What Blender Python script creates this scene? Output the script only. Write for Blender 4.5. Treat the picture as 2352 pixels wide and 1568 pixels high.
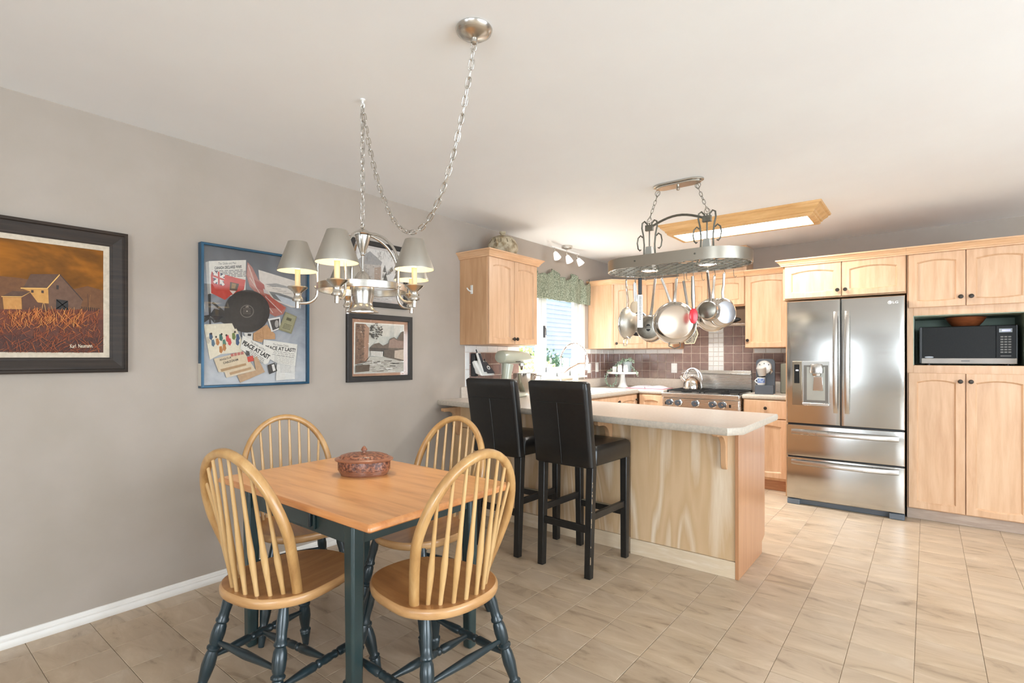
import bpy, bmesh, math, random
from mathutils import Vector, Matrix
random.seed(7)
S = bpy.context.scene
COL = S.collection
for _o in list(bpy.data.objects):
    bpy.data.objects.remove(_o)

# ------------------------------------------------------------------ camera
F, HZ, CH, CX = 1203.0, 820.0, 1.268, 3.149          # focal length (px), horizon row, camera height, distance from left wall
A = math.atan2(954.0, 1203.0)
cam = bpy.data.cameras.new('camera')
cam.sensor_width = 36.0
cam.lens = 36.0 * F / 2352.0
cam.shift_y = (HZ - 784.0) / 2352.0
cam.clip_start = 0.02
camo = bpy.data.objects.new('camera', cam)
camo.location = (CX, 0, CH)
camo.rotation_euler = (math.pi / 2, 0, A)
COL.objects.link(camo)
S.camera = camo

def ray(u, v):
    r = (u - 1176) / F
    return (-math.sin(A) + r * math.cos(A), math.cos(A) + r * math.sin(A), (HZ - v) / F)
def onX(u, v, X):
    d = ray(u, v); t = (X - CX) / d[0]; return Vector((X, t * d[1], CH + t * d[2]))
def onY(u, v, Y):
    d = ray(u, v); t = Y / d[1]; return Vector((CX + t * d[0], Y, CH + t * d[2]))
def onZ(u, v, Z):
    d = ray(u, v); t = (Z - CH) / d[2]; return Vector((CX + t * d[0], t * d[1], Z))
def proj(p):
    dx = p[0] - CX
    f = -math.sin(A) * dx + math.cos(A) * p[1]
    r = math.cos(A) * dx + math.sin(A) * p[1]
    return (1176 + F * r / f, HZ - F * (p[2] - CH) / f, f) if f > .05 else (-9e9, -9e9, f)

# ------------------------------------------------------------------ world, sun, daylight, added fill
def lin(r, g, b):
    f = lambda x: (x / 255 / 12.92) if x / 255 <= .04045 else ((x / 255 + .055) / 1.055) ** 2.4
    return (f(r), f(g), f(b), 1.0)
W = bpy.data.worlds.new('sky'); S.world = W; W.use_nodes = True
bg = W.node_tree.nodes['Background']
bg.inputs[0].default_value = (.80, .90, 1.0, 1)
bg.inputs[1].default_value = 2.8
sun = bpy.data.lights.new('sun', 'SUN'); sun.energy = 38.0; sun.angle = math.radians(1.0); sun.color = (1, .97, .92)
suno = bpy.data.objects.new('sun', sun); COL.objects.link(suno)
suno.rotation_euler = Vector((.50, -.14, -.855)).to_track_quat('-Z', 'Y').to_euler()
def area(name, loc, dirv, sx, sy, power, col):
    l = bpy.data.lights.new(name, 'AREA'); l.shape = 'RECTANGLE'; l.size = sx; l.size_y = sy
    l.energy = power; l.color = col
    o = bpy.data.objects.new(name, l); COL.objects.link(o); o.location = loc
    o.rotation_euler = Vector(dirv).to_track_quat('-Z', 'Y').to_euler()
    return o
area('daylight_patio_door', (1.60, -3.60, 1.12), (0, 1, 0), .78, 2.0, 24, (.82, .92, 1))
area('fill_lamp_front', (4.5, -3.60, 1.5), (0, 1, 0), 2.5, 1.3, 178, (.80, .91, 1))  # fill lamp behind an added window out of view
area('fill_lamp_right', (6.60, 1.6, 1.32), (-1, 0, 0), 4.0, 1.85, 222, (.80, .91, 1))  # unseen fill lamp on the right, added to brighten the room
area('daylight_sink_window', (-1.5, 4.6, 3.0), (.70, .02, -.72), 1.6, 1.2, 560, (.95, .98, 1))
S.cycles.max_bounces = 9
S.view_settings.view_transform = 'Standard'
S.view_settings.look = 'None'
S.view_settings.exposure = 0.0
S.view_settings.gamma = 1.0
S.view_settings.use_curve_mapping = False

# ------------------------------------------------------------------ mesh builder
class MB:
    def __init__(s): s.v = []; s.f = []; s.m = []
    def add(s, vs, fs, mi=0):
        b = len(s.v); s.v += [Vector(q) for q in vs]
        s.f += [tuple(b + i for i in q) for q in fs]; s.m += [mi] * len(fs)
        return b
    def box(s, x0, y0, z0, x1, y1, z1, mi=0):
        return s.add([(x0,y0,z0),(x1,y0,z0),(x1,y1,z0),(x0,y1,z0),(x0,y0,z1),(x1,y0,z1),(x1,y1,z1),(x0,y1,z1)],
              [(0,3,2,1),(4,5,6,7),(0,1,5,4),(1,2,6,5),(2,3,7,6),(3,0,4,7)], mi)
    def hexa(s, p, mi=0):
        return s.add(p, [(0,3,2,1),(4,5,6,7),(0,1,5,4),(1,2,6,5),(2,3,7,6),(3,0,4,7)], mi)
    def beam(s, a, b, w, h, up=(0,0,1), mi=0, w2=None, h2=None):
        a = Vector(a); b = Vector(b); d = (b - a).normalized(); u = Vector(up)
        r = d.cross(u)
        if r.length < 1e-5: r = d.cross(Vector((1,0,0)))
        r.normalize(); u = r.cross(d).normalized()
        w2 = w if w2 is None else w2; h2 = h if h2 is None else h2
        p = [a-r*w/2-u*h/2, a+r*w/2-u*h/2, a+r*w/2+u*h/2, a-r*w/2+u*h/2, b-r*w2/2-u*h2/2, b+r*w2/2-u*h2/2, b+r*w2/2+u*h2/2, b-r*w2/2+u*h2/2]
        s.hexa(p, mi)
    def tube(s, pts, r, n=8, closed=False, caps=True, mi=0):
        pts = [Vector(p) for p in pts]; N = len(pts)
        rad = r if isinstance(r, (list, tuple)) else [r] * N
        vs = []; nrm = None
        for i, p in enumerate(pts):
            a = pts[(i-1) % N] if (closed or i) else p
            b = pts[(i+1) % N] if (closed or i < N-1) else p
            t = (b - a).normalized()
            if nrm is None:
                h = Vector((0,0,1)) if abs(t.z) < .9 else Vector((1,0,0))
                nrm = (h - t * h.dot(t)).normalized()
            else:
                nrm = (nrm - t * nrm.dot(t))
                nrm = nrm.normalized() if nrm.length > 1e-6 else t.orthogonal().normalized()
            bn = t.cross(nrm)
            for k in range(n):
                th = 2*math.pi*k/n
                vs.append(p + (nrm*math.cos(th) + bn*math.sin(th)) * rad[i])
        fs = []
        for i in range(N if closed else N-1):
            j = (i+1) % N
            for k in range(n):
                k2 = (k+1) % n
                fs.append((i*n+k, i*n+k2, j*n+k2, j*n+k))
        if caps and not closed:
            fs.append(tuple(range(n))[::-1]); fs.append(tuple((N-1)*n+k for k in range(n)))
        s.add(vs, fs, mi)
    def cyl(s, a, b, r, r2=None, n=16, mi=0, caps=True):
        s.tube([a, b], [r, r if r2 is None else r2], n, caps=caps, mi=mi)
    def lathe(s, prof, c=(0,0,0), axis=(0,0,1), n=24, mi=0, sx=1, sy=1, closed=False, caps=True):
        ax = Vector(axis).normalized(); c = Vector(c)
        if abs(ax.z) > .999: e1 = Vector((1,0,0)); e2 = Vector((0,1,0)) * (1 if ax.z > 0 else -1)
        else:
            e1 = Vector((0,0,1)).cross(ax).normalized(); e2 = ax.cross(e1)
        P = len(prof); idx = []; vs = []
        for r, z in prof:
            if r < 1e-6: idx.append([len(vs)]*n); vs.append(c + ax*z)
            else:
                idx.append(list(range(len(vs), len(vs)+n)))
                for k in range(n):
                    th = 2*math.pi*k/n
                    vs.append(c + e1*(r*sx*math.cos(th)) + e2*(r*sy*math.sin(th)) + ax*z)
        fs = []
        for i in range(P if closed else P-1):
            j = (i+1) % P
            for k in range(n):
                k2 = (k+1) % n
                q = []
                for t in (idx[i][k], idx[i][k2], idx[j][k2], idx[j][k]):
                    if t not in q: q.append(t)
                if len(q) > 2: fs.append(tuple(q))
        if not closed and caps:
            if prof[0][0] > 1e-6: fs.append(tuple(idx[0])[::-1])
            if prof[-1][0] > 1e-6: fs.append(tuple(idx[-1]))
        s.add(vs, fs, mi)
    def prism(s, poly, off, mi=0):
        poly = [Vector(p) for p in poly]; off = Vector(off); n = len(poly)
        s.add(poly + [p + off for p in poly], [tuple(range(n))[::-1], tuple(range(n, 2*n))] +
              [(i, (i+1) % n, n+(i+1) % n, n+i) for i in range(n)], mi)
    def surf(s, fn, nu, nv, mi=0, cu=False):
        vs = [fn(i/nu, j/nv) for i in range(nu + (0 if cu else 1)) for j in range(nv+1)]
        m = nu if cu else nu+1
        fs = [(i*(nv+1)+j, ((i+1) % m)*(nv+1)+j, ((i+1) % m)*(nv+1)+j+1, i*(nv+1)+j+1) for i in range(nu) for j in range(nv)]
        s.add(vs, fs, mi)
    def ell(s, c, rx, ry, rz, n=16, m=10, mi=0):
        s.lathe([(math.sin(math.pi*i/m), -rz*math.cos(math.pi*i/m)) if 0 < i < m else (0, -rz if i == 0 else rz) for i in range(m+1)], c, n=n, mi=mi, sx=rx, sy=ry)
    def poly(s, pts, mi=0): s.add(pts, [tuple(range(len(pts)))], mi)

BASE = {}
def mesh(name, mb, mats, base=(0,0,0), sharp=38, recalc=True):
    b = Vector(base)
    me = bpy.data.meshes.new(name)
    me.from_pydata([tuple(p - b) for p in mb.v], [], mb.f)
    if recalc:
        bm = bmesh.new(); bm.from_mesh(me)
        bmesh.ops.recalc_face_normals(bm, faces=bm.faces)
        bm.to_mesh(me); bm.free()
    mats = mats if isinstance(mats, (list, tuple)) else [mats]
    for m in mats: me.materials.append(m)
    if len(mats) > 1:
        if not recalc or len(me.polygons) == len(mb.m):
            me.polygons.foreach_set('material_index', mb.m)
    me.polygons.foreach_set('use_smooth', [True] * len(me.polygons))
    me.set_sharp_from_angle(angle=math.radians(sharp))
    me.update()
    return me
def bev(o, w, seg=2):
    md = o.modifiers.new('bevel', 'BEVEL'); md.width = w; md.segments = seg; md.limit_method = 'ANGLE'; md.angle_limit = math.radians(40)
    md.harden_normals = False
    return o
def thing(name, label, cat, loc=(0,0,0), rz=0, group=None):
    o = bpy.data.objects.new(name, None); COL.objects.link(o)
    o.location = loc; o.rotation_euler = (0,0,rz); o.empty_display_size = .1
    o['label'] = label; o['category'] = cat
    if group: o['group'] = group
    BASE[o.name] = Vector(loc) if rz == 0 else Vector((0,0,0))
    return o
def part(name, mb, mats, parent, bevel=0, seg=2, sharp=38, recalc=True):
    """mb holds world coordinates (or local ones for a turned thing); the part's origin is the thing's base"""
    b = BASE[parent.name]
    o = bpy.data.objects.new(name, mesh(name, mb, mats, b, sharp, recalc)); COL.objects.link(o)
    o.parent = parent; BASE[o.name] = b
    if bevel: bev(o, bevel, seg)
    return o
def single(name, mb, mats, label, cat, loc, bevel=0, group=None, seg=2, sharp=38):
    o = bpy.data.objects.new(name, mesh(name, mb, mats, loc, sharp)); COL.objects.link(o); o.location = loc
    o['label'] = label; o['category'] = cat
    if group: o['group'] = group
    BASE[o.name] = Vector(loc)
    if bevel: bev(o, bevel, seg)
    return o
def struct(name, mb, mats, bevel=0):
    o = bpy.data.objects.new(name, mesh(name, mb, mats)); COL.objects.link(o); o['kind'] = 'structure'
    BASE[o.name] = Vector((0,0,0))
    if bevel: bev(o, bevel)
    return o
def inst(name, me, parent, loc, rot=None, bevel=0):
    o = bpy.data.objects.new(name, me); COL.objects.link(o); o.parent = parent; o.location = loc
    if rot is not None: o.rotation_euler = rot
    if bevel: bev(o, bevel, 1)
    return o
def copy_tree(o, parent=None):
    c = o.copy(); COL.objects.link(c); c.parent = parent
    BASE[c.name] = BASE.get(o.name, Vector((0,0,0)))
    for ch in list(o.children): copy_tree(ch, c)
    return c

# ------------------------------------------------------------------ materials
def newmat(name):
    m = bpy.data.materials.new(name); m.use_nodes = True
    return m, m.node_tree, m.node_tree.nodes['Principled BSDF']
def coords(nt, scale, rnd=False, rot=(0,0,0)):
    tc = nt.nodes.new('ShaderNodeTexCoord'); mp = nt.nodes.new('ShaderNodeMapping')
    mp.inputs['Scale'].default_value = scale if isinstance(scale, tuple) else (scale,)*3
    mp.inputs['Rotation'].default_value = rot
    src = tc.outputs['Object']
    if rnd:
        oi = nt.nodes.new('ShaderNodeObjectInfo'); ml = nt.nodes.new('ShaderNodeMath'); ml.operation = 'MULTIPLY'; ml.inputs[1].default_value = 57.0
        nt.links.new(oi.outputs['Random'], ml.inputs[0])
        ad = nt.nodes.new('ShaderNodeVectorMath'); ad.operation = 'ADD'
        nt.links.new(src, ad.inputs[0]); nt.links.new(ml.outputs[0], ad.inputs[1]); src = ad.outputs[0]
    nt.links.new(src, mp.inputs['Vector'])
    return mp.outputs['Vector']
def noise(nt, vec, scale=1.0, detail=4, rough=.55, dist=0):
    n = nt.nodes.new('ShaderNodeTexNoise'); n.inputs['Scale'].default_value = scale
    n.inputs['Detail'].default_value = detail; n.inputs['Roughness'].default_value = rough; n.inputs['Distortion'].default_value = dist
    nt.links.new(vec, n.inputs['Vector']); return n.outputs['Fac']
def ramp(nt, fac, stops):
    r = nt.nodes.new('ShaderNodeValToRGB')
    while len(r.color_ramp.elements) < len(stops): r.color_ramp.elements.new(.5)
    for e, (p, c) in zip(r.color_ramp.elements, stops): e.position = p; e.color = c
    nt.links.new(fac, r.inputs['Fac']); return r.outputs['Color']
def bump(nt, bs, fac, strength, dist):
    b = nt.nodes.new('ShaderNodeBump'); b.inputs['Strength'].default_value = strength; b.inputs['Distance'].default_value = dist
    nt.links.new(fac, b.inputs['Height']); nt.links.new(b.outputs[0], bs.inputs['Normal'])
def M(name, col, rough=.5, metal=0, col2=None, scale=8.0, lo=.35, hi=.65, detail=4, bmp=None, spec=.5, coat=0, rnd=False, sheen=0):
    m, nt, bs = newmat(name)
    bs.inputs['Roughness'].default_value = rough; bs.inputs['Metallic'].default_value = metal
    bs.inputs['Specular IOR Level'].default_value = spec
    if coat: bs.inputs['Coat Weight'].default_value = coat; bs.inputs['Coat Roughness'].default_value = .15
    if sheen: bs.inputs['Sheen Weight'].default_value = sheen
    if col2 is None: col2 = tuple(c * .93 for c in col[:3]) + (1,)
    v = coords(nt, scale, rnd)
    fac = noise(nt, v, 1.0, detail)
    nt.links.new(ramp(nt, fac, [(lo, col), (hi, col2)]), bs.inputs['Base Color'])
    if bmp: bump(nt, bs, noise(nt, coords(nt, bmp[0], rnd), 1.0, 3), bmp[1], bmp[2])
    return m
def wood(name, c1, c2, c3, scale, rough=.4, coat=.15, contour=0, rnd=False, bmp=.08):
    m, nt, bs = newmat(name)
    bs.inputs['Roughness'].default_value = rough; bs.inputs['Coat Weight'].default_value = coat; bs.inputs['Coat Roughness'].default_value = .2
    v = coords(nt, scale, rnd)
    f1 = noise(nt, v, 1.0, 5, .6, .3)
    if contour:
        v2 = coords(nt, (scale[0]*.30, scale[1]*.30, scale[2]*.42), rnd)
        f0 = noise(nt, v2, 1.0, 1, .4, .2)
        mu = nt.nodes.new('ShaderNodeMath'); mu.operation = 'MULTIPLY'; mu.inputs[1].default_value = contour
        pp = nt.nodes.new('ShaderNodeMath'); pp.operation = 'PINGPONG'; pp.inputs[1].default_value = 1.0
        nt.links.new(f0, mu.inputs[0]); nt.links.new(mu.outputs[0], pp.inputs[0])
        mx = nt.nodes.new('ShaderNodeMix'); mx.inputs[0].default_value = .38
        nt.links.new(f1, mx.inputs[2]); nt.links.new(pp.outputs[0], mx.inputs[3]); f1 = mx.outputs[0]
    nt.links.new(ramp(nt, f1, [(.28, c1), (.5, c2), (.74, c3)]), bs.inputs['Base Color'])
    if bmp: bump(nt, bs, f1, bmp, .002)
    return m
def steel(name, col=(.60,.59,.57,1), rough=.27, scale=(2,2,160), metal=1.0):
    m, nt, bs = newmat(name)
    bs.inputs['Metallic'].default_value = metal
    f = noise(nt, coords(nt, scale), 1.0, 3)
    rr = ramp(nt, f, [(.3, (rough*.92,)*3+(1,)), (.7, (rough*1.08,)*3+(1,))])
    nt.links.new(rr, bs.inputs['Roughness'])
    c2 = tuple(c*.985 for c in col[:3])+(1,)
    nt.links.new(ramp(nt, f, [(.3, col), (.7, c2)]), bs.inputs['Base Color'])
    return m
def emis(name, col, st):
    m, nt, bs = newmat(name)
    bs.inputs['Base Color'].default_value = (.8,.8,.8,1)
    bs.inputs['Emission Color'].default_value = col; bs.inputs['Emission Strength'].default_value = st
    return m
def glass(name, refl=.06, tint=(1,1,1,1)):
    m = bpy.data.materials.new(name); m.use_nodes = True; nt = m.node_tree; nt.nodes.clear()
    out = nt.nodes.new('ShaderNodeOutputMaterial'); mx = nt.nodes.new('ShaderNodeMixShader')
    tr = nt.nodes.new('ShaderNodeBsdfTransparent'); gl = nt.nodes.new('ShaderNodeBsdfGlossy')
    tr.inputs[0].default_value = tint; gl.inputs['Roughness'].default_value = .02
    lw = nt.nodes.new('ShaderNodeLayerWeight'); pw = nt.nodes.new('ShaderNodeMath'); pw.operation = 'POWER'; pw.inputs[1].default_value = 4.0
    fr = nt.nodes.new('ShaderNodeMath'); fr.operation = 'MULTIPLY_ADD'; fr.inputs[1].default_value = .55; fr.inputs[2].default_value = refl
    nt.links.new(lw.outputs['Facing'], pw.inputs[0]); nt.links.new(pw.outputs[0], fr.inputs[0]); nt.links.new(fr.outputs[0], mx.inputs[0]); nt.links.new(tr.outputs[0], mx.inputs[1]); nt.links.new(gl.outputs[0], mx.inputs[2])
    nt.links.new(mx.outputs[0], out.inputs[0])
    return m

T = {}
T['wall'] = M('greige_paint', lin(175,164,153), .75, 0, lin(170,159,147), 3.0, bmp=(90.0, .12, .002), spec=.25)
T['ceil'] = M('ceiling_paint', lin(246,247,247), .85, 0, lin(244,244,244), 2.0, bmp=(60.0, .1, .002), spec=.2)
T['trim'] = M('white_trim_paint', lin(236,232,226), .4, 0, lin(228,223,216), 6.0)
T['vinyl_w'] = M('white_window_vinyl', lin(238,240,240), .35)
T['maple'] = wood('maple_door', lin(220,184,150), lin(210,170,134), lin(197,155,119), (28, 28, 3.2), .42, .12)
T['maple_p'] = wood('maple_panel', lin(222,187,153), lin(212,173,137), lin(198,156,121), (22, 22, 2.2), .42, .12)
T['maple_s'] = wood('maple_side', lin(212,170,130), lin(202,158,117), lin(190,145,104), (24, 24, 2.4), .45, .1)
T['crown'] = wood('maple_crown', lin(228,188,148), lin(219,175,134), lin(206,160,120), (5, 5, 40), .4, .15)
T['oakend'] = wood('end_panel_veneer', lin(190,138,98), lin(182,130,90), lin(172,121,82), (26, 26, 1.6), .35, .3)
T['wash'] = wood('whitewashed_oak', lin(210,178,140), lin(200,167,127), lin(226,206,180), (16, 16, 1.5), .5, .05, contour=16)
T['washboard'] = wood('pale_baseboard_wood', lin(224,205,178), lin(214,192,162), lin(230,215,195), (4, 30, 30), .5, .05)
T['toe'] = wood('grey_toe_kick', lin(178,158,142), lin(166,146,130), lin(188,170,154), (4, 30, 30), .5, .05)
T['toebrown'] = wood('brown_toe_kick', lin(188,132,92), lin(172,118,80), lin(200,146,104), (4, 30, 30), .5, .05)
T['lam'] = M('beige_laminate', lin(213,201,188), .32, 0, lin(203,190,176), 60.0, detail=6, coat=.2)
T['lamedge'] = M('laminate_edge', lin(198,186,170), .4, 0, lin(182,172,158), 70.0, detail=6)
T['tile'] = M('brown_glazed_tile', lin(148,122,113), .2, 0, lin(134,109,101), 14.0, bmp=(25.0, .08, .002), coat=.4, rnd=True)
T['wtile'] = M('white_glazed_tile', lin(236,234,230), .25, 0, lin(228,226,222), 20.0, coat=.3, rnd=True)
T['grout'] = M('tile_grout', lin(222,204,190), .85, 0, lin(212,194,178), 40.0)
T['steel'] = steel('brushed_steel', (.68,.665,.64,1), .27, (2,2,420))
T['steelv'] = steel('brushed_steel_vertical', (.54,.53,.505,1), .15, (2.0,2.0,380))
T['handle'] = steel('satin_handle_steel', (.56,.54,.51,1), .26, (6,6,6))
T['chrome'] = M('polished_chrome', (.82,.82,.82,1), .08, 1.0)
T['pansteel'] = M('polished_pan_steel', (.66,.62,.57,1), .16, 1.0, (.60,.56,.51,1), 6.0)
T['pandark'] = M('dark_pan_base', (.20,.18,.15,1), .33, 1.0, (.26,.24,.20,1), 30.0)
T['copper'] = M('copper_tinted_base', (.62,.50,.40,1), .24, 1.0, (.56,.46,.37,1), 8.0)
T['nickel'] = steel('brushed_nickel', (.60,.575,.53,1), .26, (5,5,220))
T['nickelshade'] = steel('nickel_lamp_shade', (.52,.50,.45,1), .34, (220,220,2))
T['iron'] = M('grey_wrought_iron', lin(120,118,108), .4, .8, lin(105,103,95), 40.0)
T['blackplastic'] = M('black_plastic', lin(30,30,32), .35)
T['darkglass'] = M('dark_glossy_glass', lin(14,14,15), .08, 0, lin(18,18,18), 10.0, coat=.5)
T['dkgrey'] = M('dark_grey_plastic', lin(70,74,80), .4)
T['knob'] = M('dark_bronze_knob', lin(58,52,46), .35, .6)
T['leather'] = M('black_leather', lin(28,27,26), .33, 0, lin(22,21,21), 40.0, bmp=(220.0, .12, .001), coat=.1)
T['blackwood'] = M('black_painted_wood', lin(26,25,24), .35, 0, lin(34,32,30), 30.0)
T['chip'] = M('chipped_bare_wood', lin(190,165,135), .6)
T['pine'] = wood('table_pine', lin(238,182,122), lin(226,164,104), lin(194,130,78), (2.4, 22, 22), .3, .3)
T['pineedge'] = wood('table_edge_pine', lin(222,160,104), lin(205,138,82), lin(182,114,64), (3, 26, 26), .35, .3)
T['green'] = M('dark_green_paint', lin(42,60,60), .34, 0, lin(37,54,55), 12.0, coat=.2)
T['greend'] = M('dark_teal_paint', lin(34,49,54), .3, 0, lin(29,43,48), 12.0, coat=.25)
T['oak'] = wood('chair_oak_spindle', lin(214,178,126), lin(202,162,108), lin(186,144,90), (30, 30, 3), .35, .3)
T['oakseat'] = wood('chair_oak_seat', lin(188,138,84), lin(170,118,68), lin(150,100,56), (22, 3, 22), .35, .3)
T['oakrim'] = wood('chair_oak_bow', lin(202,162,108), lin(186,142,88), lin(160,116,68), (18, 18, 5), .32, .35)
T['oakedge'] = wood('chair_oak_seat_edge', lin(206,162,112), lin(190,144,94), lin(170,122,74), (6, 6, 30), .35, .3)
T['white'] = M('white_glaze', lin(240,240,236), .3)
T['whiteplastic'] = M('white_plastic', lin(238,236,230), .4)
T['frosted'] = emis('frosted_lamp_glass', (1,.96,.9,1), .75)
T['black'] = M('black_iron', lin(24,23,22), .5, .3)
T['siding'] = M('pale_blue_siding', lin(160,176,194), .6, 0, lin(154,170,188), 3.0)
T['glass'] = glass('window_glass')
# ------------------------------------------------------------------ room shell
XR, YB, YF, ZC = 6.5, 6.06, -3.5, 2.44
CT = .91                                              # worktop height
WY0, WY1, WZ0, WZ1 = 4.085, 5.285, 1.055, 2.06        # sink window opening
m = MB(); m.box(-.12, YF-.12, -.10, XR+.12, YB+.12, -.003)
floor = struct('floor', m, M('floor_seam', lin(168,148,124), .7, 0, lin(156,136,114), 20.0))
m = MB(); m.box(-.12, YF-.12, ZC, XR+.12, YB+.12, ZC+.08); struct('ceiling', m, T['ceil'])
m = MB()
m.box(-.12, YF-.12, 0, 0, WY0, ZC); m.box(-.12, WY1, 0, 0, YB+.12, ZC)
m.box(-.12, WY0, 0, 0, WY1, WZ0); m.box(-.12, WY0, WZ1, 0, WY1, ZC)
wall_left = struct('wall_left', m, T['wall'])
m = MB(); m.box(0, YB, 0, XR+.12, YB+.12, ZC); wall_back = struct('wall_back', m, T['wall'])
m = MB()
m.box(XR, YF-.12, 0, XR+.12, -.5, ZC); m.box(XR, 3.7, 0, XR+.12, YB, ZC)
m.box(XR, -.5, 0, XR+.12, 3.7, .35); m.box(XR, -.5, 2.3, XR+.12, 3.7, ZC)
struct('wall_right', m, T['wall'])
m = MB()
m.box(0, YF-.12, 0, 1.18, YF, ZC); m.box(2.02, YF-.12, 0, 3.2, YF, ZC); m.box(1.18, YF-.12, 2.16, 2.02, YF, ZC); m.box(5.8, YF-.12, 0, XR, YF, ZC); m.box(3.2, YF-.12, 0, 5.8, YF, .82); m.box(3.2, YF-.12, 2.18, 5.8, YF, ZC)
struct('wall_front', m, T['wall'])

# vinyl floor tiles, 9 inch grid read from the seams
FT = .2283
veins = None
def floor_mat():
    m, nt, bs = newmat('stone_look_vinyl')
    bs.inputs['Roughness'].default_value = .33; bs.inputs['Specular IOR Level'].default_value = .45
    v = coords(nt, (3.2, 9.5, 4), True)
    f = noise(nt, v, 1.0, 6, .62, 1.1)
    f2 = noise(nt, coords(nt, (1.2, 2.2, 1)), 1.0, 2)
    base = ramp(nt, f, [(.28, lin(144,128,110)), (.42, lin(180,164,145)), (.58, lin(191,176,158)), (.80, lin(208,197,182))])
    tint = ramp(nt, f2, [(.35, lin(244,236,226)), (.65, lin(255,246,233))])
    mx = nt.nodes.new('ShaderNodeMix'); mx.data_type = 'RGBA'; mx.blend_type = 'MULTIPLY'; mx.inputs[0].default_value = 1
    nt.links.new(base, mx.inputs[6]); nt.links.new(tint, mx.inputs[7]); nt.links.new(mx.outputs[2], bs.inputs['Base Color'])
    bump(nt, bs, f, .10, .002)
    return m
T['vinyl'] = floor_mat()
def tile_mb(cx, cy, w, mb=None, h=.0035):
    mb = mb or MB(); e = .0016; g = .0007
    x0, x1, y0, y1 = cx-w/2+g, cx+w/2-g, cy-w/2+g, cy+w/2-g
    a = [(x0,y0,-.003),(x1,y0,-.003),(x1,y1,-.003),(x0,y1,-.003)]
    b = [(x0,y0,-.0012),(x1,y0,-.0012),(x1,y1,-.0012),(x0,y1,-.0012)]
    t = [(x0+e,y0+e,0),(x1-e,y0+e,0),(x1-e,y1-e,0),(x0+e,y1-e,0)]
    mb.add(b+t, [(4,5,6,7)] + [(i,(i+1)%4,4+(i+1)%4,4+i) for i in range(4)])
    return mb
tme = mesh('floor_tile', tile_mb(0, 0, FT), T['vinyl'], recalc=False, sharp=10)
cand, rest = [], []
i0 = -10
for i in range(-10, 20):
    for j in range(-26, 18):
        cx, cy = 2.193 + (i+.5)*FT, 2.305 + (j+.5)*FT
        if cx - FT/2 < -.2 or cx + FT/2 > XR+.1 or cy - FT/2 < YF-.1 or cy > YB: continue
        u, v, f = proj((cx, cy, 0))
        hid = (cx < 2.2 and 3.28 < cy < 3.7) or (cx < .55 and cy > 3.3) or (cy > 5.5 and cx < 2.1) or (cy > 5.25 and cx > 2.1)
        blocked = cx < 2.3 and cy > 3.6 and not (cx > 2.0 and cy > 4.2)
        if f > .1 and -130 < u < 2480 and v < 1800 and not hid and not blocked: cand.append((f, cx, cy))
        else: rest.append((cx, cy))
cand.sort()
for k, (f, cx, cy) in enumerate(cand):
    if k < 298: inst('floor_tile', tme, floor, (cx, cy, 0))
    else: rest.append((cx, cy))
m = MB()
for cx, cy in rest: tile_mb(cx, cy, FT, m)
o = part('floor_tiles_beyond', m, T['vinyl'], floor, recalc=False, sharp=10); o['kind'] = 'stuff'

# baseboard on the left wall, moulded
m = MB()
prof = [(0,0),(.014,0),(.016,.006),(.016,.028),(.013,.032),(.014,.040),(.010,.044),(.010,.050),(.005,.057),(0,.058)]
m.prism([(x, YF, z) for x, z in prof], (0, 3.14-YF, 0))
bb = struct('baseboard_left', m, T['trim'])

# ------------------------------------------------------------------ backsplash
def quad_tile(w, h, d=.006, e=.003):
    mb = MB()
    b = [(0,0,0),(w,0,0),(w,h,0),(0,h,0)]; c = [(0,0,d-e),(w,0,d-e),(w,h,d-e),(0,h,d-e)]; t = [(e,e,d),(w-e,e,d),(w-e,h-e,d),(e,h-e,d)]
    mb.add(b+c+t, [(8,9,10,11)]+[(i,(i+1)%4,4+(i+1)%4,4+i) for i in range(4)]+[(4+i,4+(i+1)%4,8+(i+1)%4,8+i) for i in range(4)])
    return mb
TM = {}
def tile_at(wall, side, a, z, w, h, mat):
    """side 'b': back wall, a = x ; side 'l': left wall, a = y"""
    k = (round(w,4), round(h,4), mat)
    if k not in TM:
        nm = {'tile': 'tile', 'wtile': 'border_tile'}[mat]
        TM[k] = mesh(nm, quad_tile(w, h), T[mat], recalc=False, sharp=20)
    o = bpy.data.objects.new('tile' if mat == 'tile' else 'border_tile', TM[k]); COL.objects.link(o); o.parent = wall
    if side == 'b':
        o.matrix_local = Matrix(((1,0,0,a),(0,0,-1,YB-.003),(0,1,0,z),(0,0,0,1)))
    else:
        o.matrix_local = Matrix(((0,0,1,.003),(1,0,0,a),(0,1,0,z),(0,0,0,1)))
P_, G_ = .1015, .006
zrow = [1.018, 1.108, 1.2085]        # bottoms; rows up to the border at 1.312
# grout beds
m = MB()
m.box(0, YB-.0035, 1.01, 2.13, YB-.0002, 1.37); m.box(.93, YB-.0035, 1.37, 1.68, YB-.0002, 1.66)
g = part('grout_bed', m, T['grout'], wall_back)
m = MB()
m.box(.0002, 3.308, 1.01, .0035, WY0-.01, 1.37); m.box(.0002, WY1+.045, 1.01, .0035, YB-.004, 1.37)
g = part('grout_bed', m, T['grout'], wall_left)
def row_tiles(wall, side, edges, z0, z1, mat='tile', gap=.006):
    for a, b in zip(edges[:-1], edges[1:]):
        if b - a > .02: tile_at(wall, side, a+gap/2, z0+gap/2, b-a-gap, z1-z0-gap, mat)
xb = [.004] + [.09 + .1015*i for i in range(0, 11)]           # brown tiles left of the mosaic: joints at .0895,.191,.293...
xb = [x for x in xb if x < 1.19] + [1.199]
xr = [1.366 + .1015*i for i in range(0, 8)] + [2.13]
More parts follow.
